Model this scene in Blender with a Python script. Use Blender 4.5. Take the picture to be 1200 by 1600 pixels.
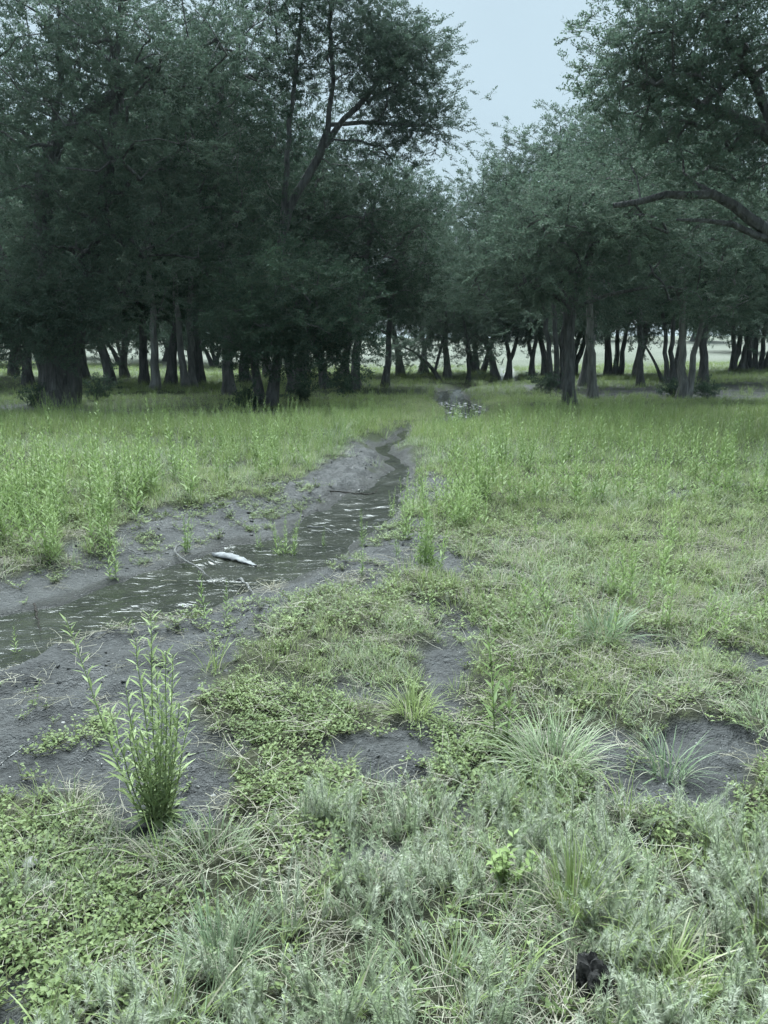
import bpy, math, random
import numpy as np
R = math.radians
rng = np.random.default_rng(7)
random.seed(7)
for o in list(bpy.data.objects): bpy.data.objects.remove(o)
scene = bpy.context.scene
COL = scene.collection

# ------------------------------------------------------------------ camera
CAM_H, PITCH, F = 1.55, R(12.2), 1180.0          # F in pixels of a 1200 x 1600 frame
cam = bpy.data.cameras.new('camera'); camo = bpy.data.objects.new('camera', cam); COL.objects.link(camo)
camo.location = (0, 0, CAM_H); camo.rotation_euler = (R(90) - PITCH, 0, 0)
cam.sensor_fit = 'HORIZONTAL'; cam.sensor_width = 36; cam.lens = 36 * F / 1200; cam.clip_end = 2000; cam.clip_start = 0.05
scene.camera = camo
# ------------------------------------------------------------------ world, sun, exposure
SUN_EL, SUN_AZ = R(61), R(-12)
w = bpy.data.worlds.new('World'); scene.world = w; w.use_nodes = True
nt = w.node_tree; nt.nodes.clear()
sky = nt.nodes.new('ShaderNodeTexSky'); sky.sky_type = 'NISHITA'; sky.sun_disc = False
sky.sun_elevation = SUN_EL; sky.sun_rotation = SUN_AZ; sky.air_density = 1.0; sky.dust_density = 2.0; sky.ozone_density = 1.5
tc = nt.nodes.new('ShaderNodeTexCoord')
nz = nt.nodes.new('ShaderNodeTexNoise'); nz.inputs['Scale'].default_value = 2.2; nz.inputs['Detail'].default_value = 4
mp = nt.nodes.new('ShaderNodeMapRange'); mp.inputs['From Min'].default_value = .35; mp.inputs['From Max'].default_value = .7
mp.inputs['To Min'].default_value = .92; mp.inputs['To Max'].default_value = 1.05
cl = nt.nodes.new('ShaderNodeVectorMath'); cl.operation = 'SCALE'; cl.inputs[0].default_value = (1.34, 1.74, 1.90)   # even cloud deck
mx = nt.nodes.new('ShaderNodeMix'); mx.data_type = 'RGBA'; mx.inputs['Factor'].default_value = .93
bg = nt.nodes.new('ShaderNodeBackground'); bg.inputs['Strength'].default_value = .05
ow = nt.nodes.new('ShaderNodeOutputWorld')
L = nt.links.new
L(tc.outputs['Generated'], nz.inputs['Vector']); L(nz.outputs['Fac'], mp.inputs['Value']); L(mp.outputs[0], cl.inputs['Scale'])
L(sky.outputs[0], mx.inputs['A']); L(cl.outputs[0], mx.inputs['B']); L(mx.outputs['Result'], bg.inputs['Color']); L(bg.outputs[0], ow.inputs[0])
sun = bpy.data.lights.new('sun', 'SUN'); sun.energy = 1.5; sun.angle = R(48); sun.color = (.87, .98, 1.0)
suno = bpy.data.objects.new('sun', sun); COL.objects.link(suno)
suno.rotation_euler = (R(90) - SUN_EL, 0, R(180) - SUN_AZ); suno.location = (0, 0, 30)
scene.render.engine = 'CYCLES'
scene.view_settings.view_transform = 'Standard'; scene.view_settings.look = 'None'
scene.view_settings.gamma = 1; scene.view_settings.use_curve_mapping = False
scene.view_settings.exposure = 3.0
scene.cycles.use_adaptive_sampling = True; scene.cycles.adaptive_threshold = .02
scene.cycles.max_bounces = 4; scene.cycles.diffuse_bounces = 1; scene.cycles.glossy_bounces = 2; scene.cycles.transmission_bounces = 2; scene.cycles.transparent_max_bounces = 6

# ------------------------------------------------------------------ helpers
cp, sp_ = math.cos(PITCH), math.sin(PITCH)
def ray(px, py):
    u = (px - 600) / F; v = -(py - 800) / F
    return np.array([u, cp + v * sp_, -sp_ + v * cp])
def G(px, py, z=0.0):
    d = ray(px, py); t = (z - CAM_H) / d[2]
    return np.array([d[0] * t, d[1] * t])
def AT(px, py, Y):
    d = ray(px, py); t = Y / d[1]
    return np.array([d[0] * t, Y, CAM_H + d[2] * t])
def poly_px(pts, z=0.0): return np.array([G(a, b, z) for a, b in pts])
def sdist(P, poly):
    """signed distance to a closed polygon, negative inside"""
    n = len(poly); d = np.full(len(P), 1e9); inside = np.zeros(len(P), bool)
    for i in range(n):
        a = poly[i]; b = poly[(i + 1) % n]; e = b - a
        w_ = P - a; t = np.clip((w_ @ e) / max(e @ e, 1e-12), 0, 1)
        d = np.minimum(d, np.hypot(*(w_ - t[:, None] * e).T))
        c = ((a[1] > P[:, 1]) != (b[1] > P[:, 1]))
        xx = a[0] + (P[:, 1] - a[1]) * e[0] / (e[1] if abs(e[1]) > 1e-9 else 1e-9)
        inside ^= c & (P[:, 0] < xx)
    return np.where(inside, -d, d)
def h2(ix, iy, s):
    n = (ix.astype(np.int64) * 374761393 + iy.astype(np.int64) * 668265263 + s * 974711) & 0x7fffffff
    n = ((n ^ (n >> 13)) * 1274126177) & 0x7fffffff
    return ((n ^ (n >> 16)) & 0xffff) / 65535.0
def vnoise(P, sc, s=0):
    x = P[:, 0] * sc; y = P[:, 1] * sc; ix = np.floor(x); iy = np.floor(y); fx = x - ix; fy = y - iy
    fx = fx * fx * (3 - 2 * fx); fy = fy * fy * (3 - 2 * fy)
    a = h2(ix, iy, s); b = h2(ix + 1, iy, s); c = h2(ix, iy + 1, s); d = h2(ix + 1, iy + 1, s)
    return (a * (1 - fx) + b * fx) * (1 - fy) + (c * (1 - fx) + d * fx) * fy
def fbm(P, sc, s=0, o=4):
    r = 0; a = .5; t = 0
    for i in range(o): r = r + a * vnoise(P, sc, s + i * 17); t += a; a *= .5; sc *= 2.03
    return r / t
def sstep(a, b, x):
    t = np.clip((x - a) / (b - a), 0, 1); return t * t * (3 - 2 * t)

# ------------------------------------------------------------------ terrain
WATER_Z = -0.16
far_edge = [(-20, 975), (0, 965), (90, 945), (130, 927), (175, 910), (225, 897), (270, 882), (325, 862), (345, 852), (400, 846), (435, 838), (452, 822), (472, 803), (525, 775), (563, 762), (590, 738), (606, 715), (622, 697), (640, 682), (650, 673)]
near_edge = [(664, 673), (656, 690), (640, 710), (630, 735), (624, 760), (612, 785), (600, 805), (582, 830), (563, 848), (540, 868), (515, 885), (480, 900), (440, 910), (400, 920), (360, 937), (320, 955), (280, 963), (225, 972), (165, 992), (125, 1010), (60, 1030), (0, 1058), (-20, 1068)]
fe = poly_px(far_edge, WATER_Z); ne = poly_px(near_edge, WATER_Z)
CREEK = np.vstack([[[-9, .2], [-5.5, 2.6], [-3.6, 3.9]], fe, [[1.0, 16.6], [1.7, 18.6], [1.95, 20.6], [1.65, 24.5], [2.2, 31], [6, 40], [9, 60], [10, 60], [7, 40], [3.1, 31], [2.75, 24.5], [2.95, 20.6], [2.25, 18.6], [1.4, 16.6]], ne, [[-3.0, 2.4], [-5.0, 1.2], [-8.5, -1.2]]])
def meander(P):
    y = P[:, 1]; q = np.stack([y * .0 + 3.3, y], 1)
    return np.stack([P[:, 0] + ((vnoise(q, .55, 5) - .5) * .75 + (vnoise(q, 1.5, 6) - .5) * .28) * sstep(6.5, 10, y) * sstep(26, 19, y), y], 1)
def creek_sd(P): return sdist(meander(P), CREEK)
def mpoly(pts): return poly_px(pts, -.03)
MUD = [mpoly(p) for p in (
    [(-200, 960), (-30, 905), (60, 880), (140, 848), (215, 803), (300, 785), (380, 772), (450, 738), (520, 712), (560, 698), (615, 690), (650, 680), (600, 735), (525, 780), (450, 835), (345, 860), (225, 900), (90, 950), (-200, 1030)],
    [(-300, 1240), (-260, 1120), (0, 1010), (60, 990), (165, 950), (320, 915), (480, 870), (550, 820), (590, 785), (630, 750), (660, 735), (700, 750), (705, 800), (690, 850), (735, 880), (700, 925), (640, 905), (570, 930), (490, 925), (420, 965), (365, 1010), (325, 1050), (300, 1110), (350, 1190), (345, 1280), (240, 1335), (170, 1300), (120, 1240), (0, 1235)],
    [(555, 1140), (640, 1118), (690, 1060), (740, 1090), (700, 1165), (685, 1215), (610, 1240), (560, 1195), (480, 1180), (500, 1150)],
    [(640, 940), (720, 955), (745, 1030), (700, 1065), (655, 1000)],
    [(925, 1180), (1000, 1145), (1100, 1110), (1230, 1150), (1150, 1185), (1135, 1265), (1040, 1275), (960, 1245)],
    [(955, 1290), (1030, 1290), (1062, 1330), (990, 1352)],
    [(1000, 770), (1085, 765), (1100, 785), (1020, 795)],
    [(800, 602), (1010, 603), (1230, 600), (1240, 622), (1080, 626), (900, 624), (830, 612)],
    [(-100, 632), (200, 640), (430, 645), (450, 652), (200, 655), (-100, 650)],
    [(-30, 1490), (50, 1500), (60, 1600), (-30, 1620)],
    [(560, 740), (520, 720), (545, 700), (600, 690), (640, 672), (648, 680), (610, 710), (590, 738)])]
_near = None
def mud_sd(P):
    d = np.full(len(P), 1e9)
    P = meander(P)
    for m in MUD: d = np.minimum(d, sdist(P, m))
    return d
def mudness(P, cs=None, ms=None):
    cs = creek_sd(P) if cs is None else cs
    ms = mud_sd(P) if ms is None else ms
    y_ = P[:, 1]
    jig = (fbm(P, 3.5, 3, 4) - .5) * (.75 - .22 * sstep(.3, -.3, P[:, 0]) * sstep(6, 5, P[:, 1])) + (fbm(P, 14, 9, 3) - .5) * .3
    sc = np.clip(P[:, 1] / 5, .35, 2.0)
    m = sstep(.09, -.09, ms / sc + jig * .8) * (1 - .9 * sstep(.54, .62, fbm(P, 2.6, 37, 3)) * sstep(.12, .35, cs) * sstep(6.0, 7.5, y_) * sstep(-.3, .2, P[:, 0]))
    m = np.maximum(m, sstep(.14, .02, cs))
    spots = sstep(.66, .74, fbm(P, 2.1, 31, 4)) * sstep(16, 11, P[:, 1])
    return np.maximum(m, spots * .9)
def height(P, cs=None, mu=None):
    cs = creek_sd(P) if cs is None else cs
    mu = mudness(P, cs) if mu is None else mu
    y = P[:, 1]
    z = (fbm(P, .35, 1, 3) - .5) * .16 + (fbm(P, 1.6, 2, 3) - .5) * .07
    z = z * sstep(0.0, .8, cs + .1)
    z += -.02 * mu + (fbm(P, 9, 5, 4) - .5) * .045 * (1 - mu) + (fbm(P, 14, 6, 4) - .5) * .05 * mu * (.3 + 1.4 * fbm(P, 1.1, 61, 2)) * (1 + 1.2 * sstep(8, 11, y)) * sstep(30, 18, y)
    z += -np.abs(fbm(P, 4.5, 8, 3) - .5) * .13 * mu * sstep(14, 9, y)              # rills washed into the mud
    jc = cs + (fbm(P, 3.0, 12, 3) - .5) * .16 + (fbm(P, .9, 19, 2) - .5) * .22 * sstep(6, 11, P[:, 1])
    z = z - .13 * np.exp(-((P[:, 0] - .102 * y) / .9) ** 2) * sstep(13.5, 16.5, y) * sstep(27, 22, y)
    bankw = .10 + .45 * fbm(P, .8, 13, 2) ** 1.5 + .6 * sstep(-.2, -1.0, P[:, 0]) * sstep(4, 5, y) * sstep(9, 7, y)
    z = np.where(jc > 0, WATER_Z + .012 + (z - WATER_Z - .012) * sstep(-.03, 1, jc / bankw), np.minimum(z, WATER_Z + .012) - .07 * sstep(.03, -.16, jc))
    z += sstep(45, 140, y) * 3.4 + np.maximum(y - 140, 0) * .01
    z += .35 * sstep(6, 30, np.abs(P[:, 0]) - 4) * sstep(14, 30, y)
    return z
def H1(x, y): return float(height(np.array([[x, y]]))[0])

# ------------------------------------------------------------------ node material helpers
def mat(name):
    m = bpy.data.materials.new(name); m.use_nodes = True; t = m.node_tree; t.nodes.clear()
    out = t.nodes.new('ShaderNodeOutputMaterial'); return m, t, out
def N(t, typ, **k):
    n = t.nodes.new(typ)
    for a, b in k.items():
        if a in n.inputs: n.inputs[a].default_value = b
        else: setattr(n, a, b)
    return n
def ramp(t, fac, stops):
    r = t.nodes.new('ShaderNodeValToRGB'); e = r.color_ramp.elements
    while len(e) > 1: e.remove(e[-1])
    e[0].position = stops[0][0]; e[0].color = (*stops[0][1], 1)
    for p, c in stops[1:]:
        q = e.new(p); q.color = (*c, 1)
    t.links.new(fac, r.inputs[0]); return r.outputs[0]
def mixc(t, f, a, b, mode='MIX'):
    m = t.nodes.new('ShaderNodeMix'); m.data_type = 'RGBA'; m.blend_type = mode
    for s, v in (('Factor', f), ('A', a), ('B', b)):
        if isinstance(v, (int, float)): m.inputs[s].default_value = v
        elif isinstance(v, tuple): m.inputs[s].default_value = (*v, 1)
        else: t.links.new(v, m.inputs[s])
    return m.outputs['Result']
def leaf_mat(name, cols, dry=(.30, .27, .17), trans=.28, rough=.55, worldvar=.35, spec=.3):
    """cols: dark, mid, light; per-leaf value from the attribute 'rnd', per-plant value from object random"""
    m, t, out = mat(name)
    at = N(t, 'ShaderNodeAttribute', attribute_name='rnd'); oi = N(t, 'ShaderNodeObjectInfo')
    geo = N(t, 'ShaderNodeNewGeometry'); wn = N(t, 'ShaderNodeTexNoise', Scale=worldvar, Detail=3.0)
    t.links.new(geo.outputs['Position'], wn.inputs['Vector'])
    a = N(t, 'ShaderNodeMath', operation='MULTIPLY_ADD'); t.links.new(at.outputs['Fac'], a.inputs[0]); a.inputs[1].default_value = .45
    b = N(t, 'ShaderNodeMath', operation='MULTIPLY_ADD'); t.links.new(oi.outputs['Random'], b.inputs[0]); b.inputs[1].default_value = .3; t.links.new(b.outputs[0], a.inputs[2])
    b2 = N(t, 'ShaderNodeMath', operation='MULTIPLY_ADD'); t.links.new(wn.outputs['Fac'], b2.inputs[0]); b2.inputs[1].default_value = 1.0; b2.inputs[2].default_value = -.37; t.links.new(b2.outputs[0], b.inputs[2])
    c = ramp(t, a.outputs[0], [(0.05, cols[0]), (.5, cols[1]), (.95, cols[2])])
    dr = N(t, 'ShaderNodeAttribute', attribute_name='dry')
    c = mixc(t, dr.outputs['Fac'], c, dry)
    p = N(t, 'ShaderNodeBsdfPrincipled', Roughness=rough); p.inputs['Specular IOR Level'].default_value = spec
    tr = N(t, 'ShaderNodeBsdfTranslucent'); mxs = N(t, 'ShaderNodeMixShader'); mxs.inputs[0].default_value = trans
    t.links.new(c, p.inputs['Base Color']); t.links.new(c, tr.inputs['Color'])
    t.links.new(p.outputs[0], mxs.inputs[1]); t.links.new(tr.outputs[0], mxs.inputs[2]); t.links.new(mxs.outputs[0], out.inputs[0])
    return m
M = {}
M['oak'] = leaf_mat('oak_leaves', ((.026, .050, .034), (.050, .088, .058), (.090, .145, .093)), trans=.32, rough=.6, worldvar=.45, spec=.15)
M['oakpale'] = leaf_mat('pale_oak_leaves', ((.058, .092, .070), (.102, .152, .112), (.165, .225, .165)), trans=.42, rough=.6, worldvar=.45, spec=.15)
M['weed'] = leaf_mat('weed_leaves', ((.13, .20, .07), (.22, .315, .11), (.32, .42, .17)), trans=.38, worldvar=.8)
M['bigweed'] = leaf_mat('big_weed_leaves', ((.19, .26, .10), (.30, .385, .17), (.42, .50, .27)), trans=.3, worldvar=3)
M['feather'] = leaf_mat('feathery_leaves', ((.18, .24, .13), (.32, .395, .235), (.49, .55, .41)), dry=(.57, .58, .51), trans=.3, worldvar=1.6)
M['grass'] = leaf_mat('grass_blades', ((.15, .21, .07), (.26, .345, .125), (.38, .46, .21)), dry=(.44, .42, .32), trans=.35, worldvar=.9)
M['palegrass'] = leaf_mat('pale_grass_blades', ((.19, .27, .14), (.29, .38, .21), (.42, .50, .33)), dry=(.48, .47, .38), trans=.35, worldvar=2)
M['bluegrass'] = leaf_mat('blue_green_blades', ((.13, .20, .11), (.19, .27, .155), (.28, .36, .235)), dry=(.40, .40, .30), trans=.3, worldvar=2)
M['meadow'] = leaf_mat('meadow_grass', ((.135, .20, .06), (.24, .325, .105), (.35, .42, .175)), dry=(.42, .43, .33), trans=.35, worldvar=.22)
M['cover'] = leaf_mat('ground_cover_leaves', ((.085, .125, .045), (.155, .21, .08), (.26, .325, .14)), trans=.3, worldvar=2.5)
M['sapling'] = leaf_mat('sapling_leaves', ((.17, .24, .08), (.235, .32, .115), (.31, .39, .17)), trans=.35, worldvar=4)
M['straw'] = leaf_mat('dry_straw', ((.26, .25, .20), (.38, .37, .31), (.50, .49, .43)), trans=.1, worldvar=3)
def bark(name, c0, c1, sc=9):
    m, t, out = mat(name)
    tcn = N(t, 'ShaderNodeTexCoord'); mpn = N(t, 'ShaderNodeMapping'); mpn.inputs['Scale'].default_value = (1, 1, .22)
    t.links.new(tcn.outputs['Object'], mpn.inputs[0])
    n1 = N(t, 'ShaderNodeTexNoise', Scale=float(sc), Detail=6.0, Distortion=.6); n2 = N(t, 'ShaderNodeTexVoronoi', Scale=sc * 2.2)
    t.links.new(mpn.outputs[0], n1.inputs['Vector']); t.links.new(mpn.outputs[0], n2.inputs['Vector'])
    c = ramp(t, n1.outputs['Fac'], [(.3, c0), (.7, c1)])
    p = N(t, 'ShaderNodeBsdfPrincipled', Roughness=.9); p.inputs['Specular IOR Level'].default_value = .2
    ad = N(t, 'ShaderNodeMath', operation='ADD'); t.links.new(n1.outputs['Fac'], ad.inputs[0]); t.links.new(n2.outputs['Distance'], ad.inputs[1])
    bp = N(t, 'ShaderNodeBump', Strength=.9, Distance=.05); t.links.new(ad.outputs[0], bp.inputs['Height'])
    t.links.new(c, p.inputs['Base Color']); t.links.new(bp.outputs[0], p.inputs['Normal']); t.links.new(p.outputs[0], out.inputs[0]); return m
M['bark'] = bark('grey_bark', (.05, .05, .05), (.15, .15, .15))
M['barkpale'] = bark('pale_bark', (.09, .09, .09), (.27, .265, .26), 7)
M['stick'] = bark('bleached_wood', (.22, .22, .215), (.46, .46, .45), 60)
M['darkstick'] = bark('wet_wood', (.035, .03, .028), (.10, .09, .08), 40)
def stone_mat(name, c0, c1, rough=.8, sc=30):
    m, t, out = mat(name)
    tcn = N(t, 'ShaderNodeTexCoord'); n1 = N(t, 'ShaderNodeTexNoise', Scale=float(sc), Detail=6.0); t.links.new(tcn.outputs['Object'], n1.inputs['Vector'])
    c = ramp(t, n1.outputs['Fac'], [(.3, c0), (.7, c1)]); p = N(t, 'ShaderNodeBsdfPrincipled', Roughness=rough)
    bp = N(t, 'ShaderNodeBump', Strength=.5, Distance=.01); t.links.new(n1.outputs['Fac'], bp.inputs['Height'])
    t.links.new(c, p.inputs['Base Color']); t.links.new(bp.outputs[0], p.inputs['Normal']); t.links.new(p.outputs[0], out.inputs[0]); return m
M['stone'] = stone_mat('pale_limestone', (.16, .16, .155), (.36, .36, .35))
M['glint_stone'] = stone_mat('white_glint_stone', (.10, .105, .11), (.36, .37, .38), .5, 2)  # pale colour standing in for light glinting on the far water
M['pebble'] = stone_mat('grey_pebble', (.16, .16, .155), (.42, .42, .41), sc=3)
M['mudclod'] = stone_mat('mud_crumbs', (.025, .026, .026), (.085, .087, .086), .7, 4)
M['clod'] = stone_mat('dark_earth', (.004, .004, .004), (.016, .015, .014), .95, 60)
M['scrap'] = stone_mat('white_scrap', (.12, .125, .13), (.25, .26, .27), .75, 26)

# ------------------------------------------------------------------ mesh helpers
def mesh_np(name, V, Fq, material=None, attrs=None, smooth=False):
    """V (n,3); Fq: list of arrays of faces (k columns each)"""
    me = bpy.data.meshes.new(name); V = np.asarray(V, np.float32)
    Fq = [np.asarray(f, np.int32) for f in Fq if len(f)]
    me.vertices.add(len(V)); me.vertices.foreach_set('co', V.ravel())
    loops = np.concatenate([f.ravel() for f in Fq]) if Fq else np.zeros(0, np.int32)
    sizes = np.concatenate([np.full(len(f), f.shape[1]) for f in Fq]) if Fq else np.zeros(0, np.int32)
    me.loops.add(len(loops)); me.loops.foreach_set('vertex_index', loops)
    me.polygons.add(len(sizes)); st = np.concatenate([[0], np.cumsum(sizes)[:-1]]) if len(sizes) else sizes
    me.polygons.foreach_set('loop_start', st.astype(np.int32))
    if smooth: me.polygons.foreach_set('use_smooth', np.ones(len(sizes), bool))
    for k, v in (attrs or {}).items():
        v = np.asarray(v, np.float32); a = me.attributes.new(k, 'FLOAT', 'POINT'); a.data.foreach_set('value', v)
    me.update(calc_edges=True); me.validate()
    if material: me.materials.append(material)
    return me
def link(name, me, parent=None, loc=None):
    o = bpy.data.objects.new(name, me); COL.objects.link(o)
    if parent is not None: o.parent = parent
    if loc is not None: o.location = [float(v) for v in loc]
    return o
def tag(o, label, cat, group=None):
    o['label'] = label; o['category'] = cat
    if group: o['group'] = group
    return o
class MB:
    def __init__(s): s.V = []; s.F = {3: [], 4: []}; s.n = 0; s.r = []; s.d = []
    def add(s, V, F, rnd=.5, dry=0.):
        V = np.asarray(V, float); F = np.asarray(F); s.V.append(V); s.F[F.shape[1]].append(F + s.n); s.n += len(V)
        s.r.append(np.full(len(V), rnd) if np.isscalar(rnd) else rnd); s.d.append(np.full(len(V), dry) if np.isscalar(dry) else dry)
    def tube(s, P, rad, sides=6, rnd=.5, dry=0., cap=True):
        P = np.asarray(P, float); n = len(P); rad = np.broadcast_to(rad, (n,))
        T = np.gradient(P, axis=0); T /= np.linalg.norm(T, axis=1)[:, None] + 1e-9
        ref = np.array([0, 1, 0.]) if abs(T[:, 2]).mean() > .6 else np.array([0, 0, 1.])
        A = np.cross(T, ref); A /= np.linalg.norm(A, axis=1)[:, None] + 1e-9; B = np.cross(T, A)
        a = np.arange(sides) / sides * 2 * math.pi
        V = (P[:, None] + rad[:, None, None] * (np.cos(a)[None, :, None] * A[:, None] + np.sin(a)[None, :, None] * B[:, None])).reshape(-1, 3)
        i = np.arange(n - 1)[:, None] * sides; j = np.arange(sides)[None]; k = (j + 1) % sides
        Fq = np.stack([i + j, i + k, i + sides + k, i + sides + j], -1).reshape(-1, 4)
        s.add(V, Fq, rnd, dry)
    def blade(s, base, ang, length, width, lean, curl, seg=4, rnd=.5, dry=0., fold=0.):
        """ribbon that starts at base, leans over towards ang and tapers"""
        t = np.linspace(0, 1, seg + 1); th = lean + curl * t
        dx = np.concatenate([[0], np.cumsum(np.sin((th[1:] + th[:-1]) / 2) / seg)]) * length
        dz = np.concatenate([[0], np.cumsum(np.cos((th[1:] + th[:-1]) / 2) / seg)]) * length
        ca, sa = math.cos(ang), math.sin(ang)
        C = np.array(base) + np.stack([ca * dx, sa * dx, dz], 1)
        wv = width * .5 * np.clip(np.minimum(.55 + 2 * t, 1.02 - t ** 2), .0, 1); S = np.array([-sa, ca, 0])
        V = np.empty((2 * seg + 1, 3)); V[0:2 * seg:2] = C[:-1] - S * wv[:-1, None]; V[1:2 * seg:2] = C[:-1] + S * wv[:-1, None]; V[-1] = C[-1]
        q = [[2 * i, 2 * i + 1, 2 * i + 3, 2 * i + 2] for i in range(seg - 1)]
        n0 = s.n; s.add(V, np.array(q) if q else np.zeros((0, 4), int), rnd, dry); s.F[3].append(np.array([[n0 + 2 * seg - 2, n0 + 2 * seg - 1, n0 + 2 * seg]]))
    def leaf(s, base, d, length, width, up=None, rnd=.5, dry=0., droop=.15):
        """pointed leaf, folded along the midrib: 6 verts, 4 triangles"""
        d = np.asarray(d, float); d = d / (np.linalg.norm(d) + 1e-9)
        up = np.array([0, 0, 1.]) if up is None else up
        sd = np.cross(d, up); nn = np.linalg.norm(sd); sd = sd / nn if nn > 1e-3 else np.array([1., 0, 0])
        u = np.cross(sd, d); b = np.asarray(base, float)
        m = b + d * length * .45 ; tip = b + d * length - u * length * droop
        V = [b, m + sd * width * .5 + u * width * .15, tip, m - sd * width * .5 + u * width * .15, m - u * width * .04]
        s.add(V, np.array([[0, 1, 4], [1, 2, 4], [2, 3, 4], [3, 0, 4]]), rnd, dry)
    def mesh(s, name, material, smooth=False):
        return mesh_np(name, np.vstack(s.V), [np.vstack(f) for f in s.F.values() if f], material, {'rnd': np.concatenate(s.r), 'dry': np.concatenate(s.d)}, smooth)
# scatter: one object of points, each carrying an instance of one of the template meshes
TEMPL = {}
def template(kind, meshes):
    TEMPL[kind] = [bpy.data.objects.new(kind + '_template', m) for m in meshes]
GROUPS = {}
def scatter_group(kind):
    if kind in GROUPS: return GROUPS[kind]
    g = bpy.data.node_groups.new('scatter_' + kind, 'GeometryNodeTree')
    g.interface.new_socket('Geometry', in_out='INPUT', socket_type='NodeSocketGeometry'); g.interface.new_socket('Geometry', in_out='OUTPUT', socket_type='NodeSocketGeometry')
    gi = g.nodes.new('NodeGroupInput'); go = g.nodes.new('NodeGroupOutput')
    jn = g.nodes.new('GeometryNodeJoinGeometry')
    for o in TEMPL[kind]:
        oi = g.nodes.new('GeometryNodeObjectInfo'); oi.inputs['Object'].default_value = o; oi.inputs['As Instance'].default_value = True
        g.links.new(oi.outputs['Geometry'], jn.inputs[0])
    ip = g.nodes.new('GeometryNodeInstanceOnPoints'); ip.inputs['Pick Instance'].default_value = True
    def na(nm, ty):
        a = g.nodes.new('GeometryNodeInputNamedAttribute'); a.data_type = ty; a.inputs['Name'].default_value = nm; return a.outputs['Attribute']
    er = g.nodes.new('FunctionNodeEulerToRotation')
    g.links.new(na('rot', 'FLOAT_VECTOR'), er.inputs[0]); g.links.new(er.outputs[0], ip.inputs['Rotation'])
    g.links.new(na('scl', 'FLOAT'), ip.inputs['Scale']); g.links.new(na('idx', 'INT'), ip.inputs['Instance Index'])
    g.links.new(gi.outputs[0], ip.inputs['Points']); g.links.new(jn.outputs[0], ip.inputs['Instance']); g.links.new(ip.outputs[0], go.inputs[0])
    GROUPS[kind] = g; return g
def scatter(name, kind, P, rot, scl, parent=None, label=None, cat=None):
    n = len(P); me = bpy.data.meshes.new(name); me.vertices.add(n); me.vertices.foreach_set('co', np.asarray(P, np.float32).ravel())
    a = me.attributes.new('rot', 'FLOAT_VECTOR', 'POINT'); a.data.foreach_set('vector', np.asarray(rot, np.float32).ravel())
    a = me.attributes.new('scl', 'FLOAT', 'POINT'); a.data.foreach_set('value', np.asarray(scl, np.float32))
    a = me.attributes.new('idx', 'INT', 'POINT'); a.data.foreach_set('value', rng.integers(0, len(TEMPL[kind]), n).astype(np.int32))
    o = link(name, me, parent); md = o.modifiers.new('scatter', 'NODES'); md.node_group = scatter_group(kind)
    o['kind'] = 'stuff'
    if label: o['label'] = label; o['category'] = cat
    return o

# ------------------------------------------------------------------ ground, one sheet out to the horizon
def axis(lo, hi, step, far_lo, far_hi, g=1.09):
    m = list(np.arange(lo, hi, step)); s = step; x = m[-1]
    while x < far_hi: s *= g; x += s; m.append(x)
    s = step; x = lo; left = []
    while x > far_lo: s *= g; x -= s; left.append(x)
    return np.array(left[::-1] + m)
gx = axis(-4.6, 4.6, .036, -900, 900, 1.075); gy = axis(1.0, 11.0, .036, -300, 1500, 1.05)
X, Y = np.meshgrid(gx, gy); GP = np.stack([X.ravel(), Y.ravel()], 1)
sel = (np.abs(GP[:, 0]) < 60) & (GP[:, 1] < 90) & (GP[:, 1] > -20)
cs = np.full(len(GP), 50.); cs[sel] = creek_sd(GP[sel]); ms_ = np.full(len(GP), 50.); ms_[sel] = mud_sd(GP[sel])
mu = mudness(GP, cs, ms_); GZ = height(GP, cs, mu)
nx, ny = len(gx), len(gy)
i = (np.arange(ny - 1)[:, None] * nx + np.arange(nx - 1)[None]).ravel()
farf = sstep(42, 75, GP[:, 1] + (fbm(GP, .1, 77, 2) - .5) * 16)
wet = sstep(.16, .0, cs + (fbm(GP, 3, 51, 3) - .5) * .3)
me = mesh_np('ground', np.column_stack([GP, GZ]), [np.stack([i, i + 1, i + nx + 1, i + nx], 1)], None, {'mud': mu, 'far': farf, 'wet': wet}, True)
ground = link('ground', me); ground['kind'] = 'structure'
m, t, out = mat('soil_and_turf')
geo = N(t, 'ShaderNodeNewGeometry'); am = N(t, 'ShaderNodeAttribute', attribute_name='mud'); af = N(t, 'ShaderNodeAttribute', attribute_name='far'); aw = N(t, 'ShaderNodeAttribute', attribute_name='wet')
def noi(sc, det=5.0, dist=0.):
    n = N(t, 'ShaderNodeTexNoise', Scale=float(sc), Detail=det, Distortion=dist); t.links.new(geo.outputs['Position'], n.inputs['Vector']); return n.outputs['Fac']
mudc = mixc(t, .55, ramp(t, noi(2.2), [(.36, (.036, .038, .038)), (.62, (.085, .088, .088))]), ramp(t, noi(28, 6.0), [(.34, (.024, .025, .026)), (.68, (.074, .077, .079))]))
mudc = mixc(t, aw.outputs['Fac'], mudc, mixc(t, .3, (.030, .030, .028), mudc))
vo = N(t, 'ShaderNodeTexVoronoi', Scale=55.0); t.links.new(geo.outputs['Position'], vo.inputs['Vector'])
gritm = ramp(t, vo.outputs['Distance'], [(.10, (1, 1, 1)), (.2, (0, 0, 0))]); gritn = ramp(t, noi(5), [(.5, (0, 0, 0)), (.62, (1, 1, 1))])
mudc = mixc(t, mixc(t, 1.0, gritm, gritn, 'MULTIPLY'), mudc, (.17, .17, .168))
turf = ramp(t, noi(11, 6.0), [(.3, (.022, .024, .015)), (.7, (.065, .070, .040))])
turf2 = ramp(t, noi(.3, 6.0), [(.3, (.04, .055, .028)), (.7, (.10, .125, .06))])
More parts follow.
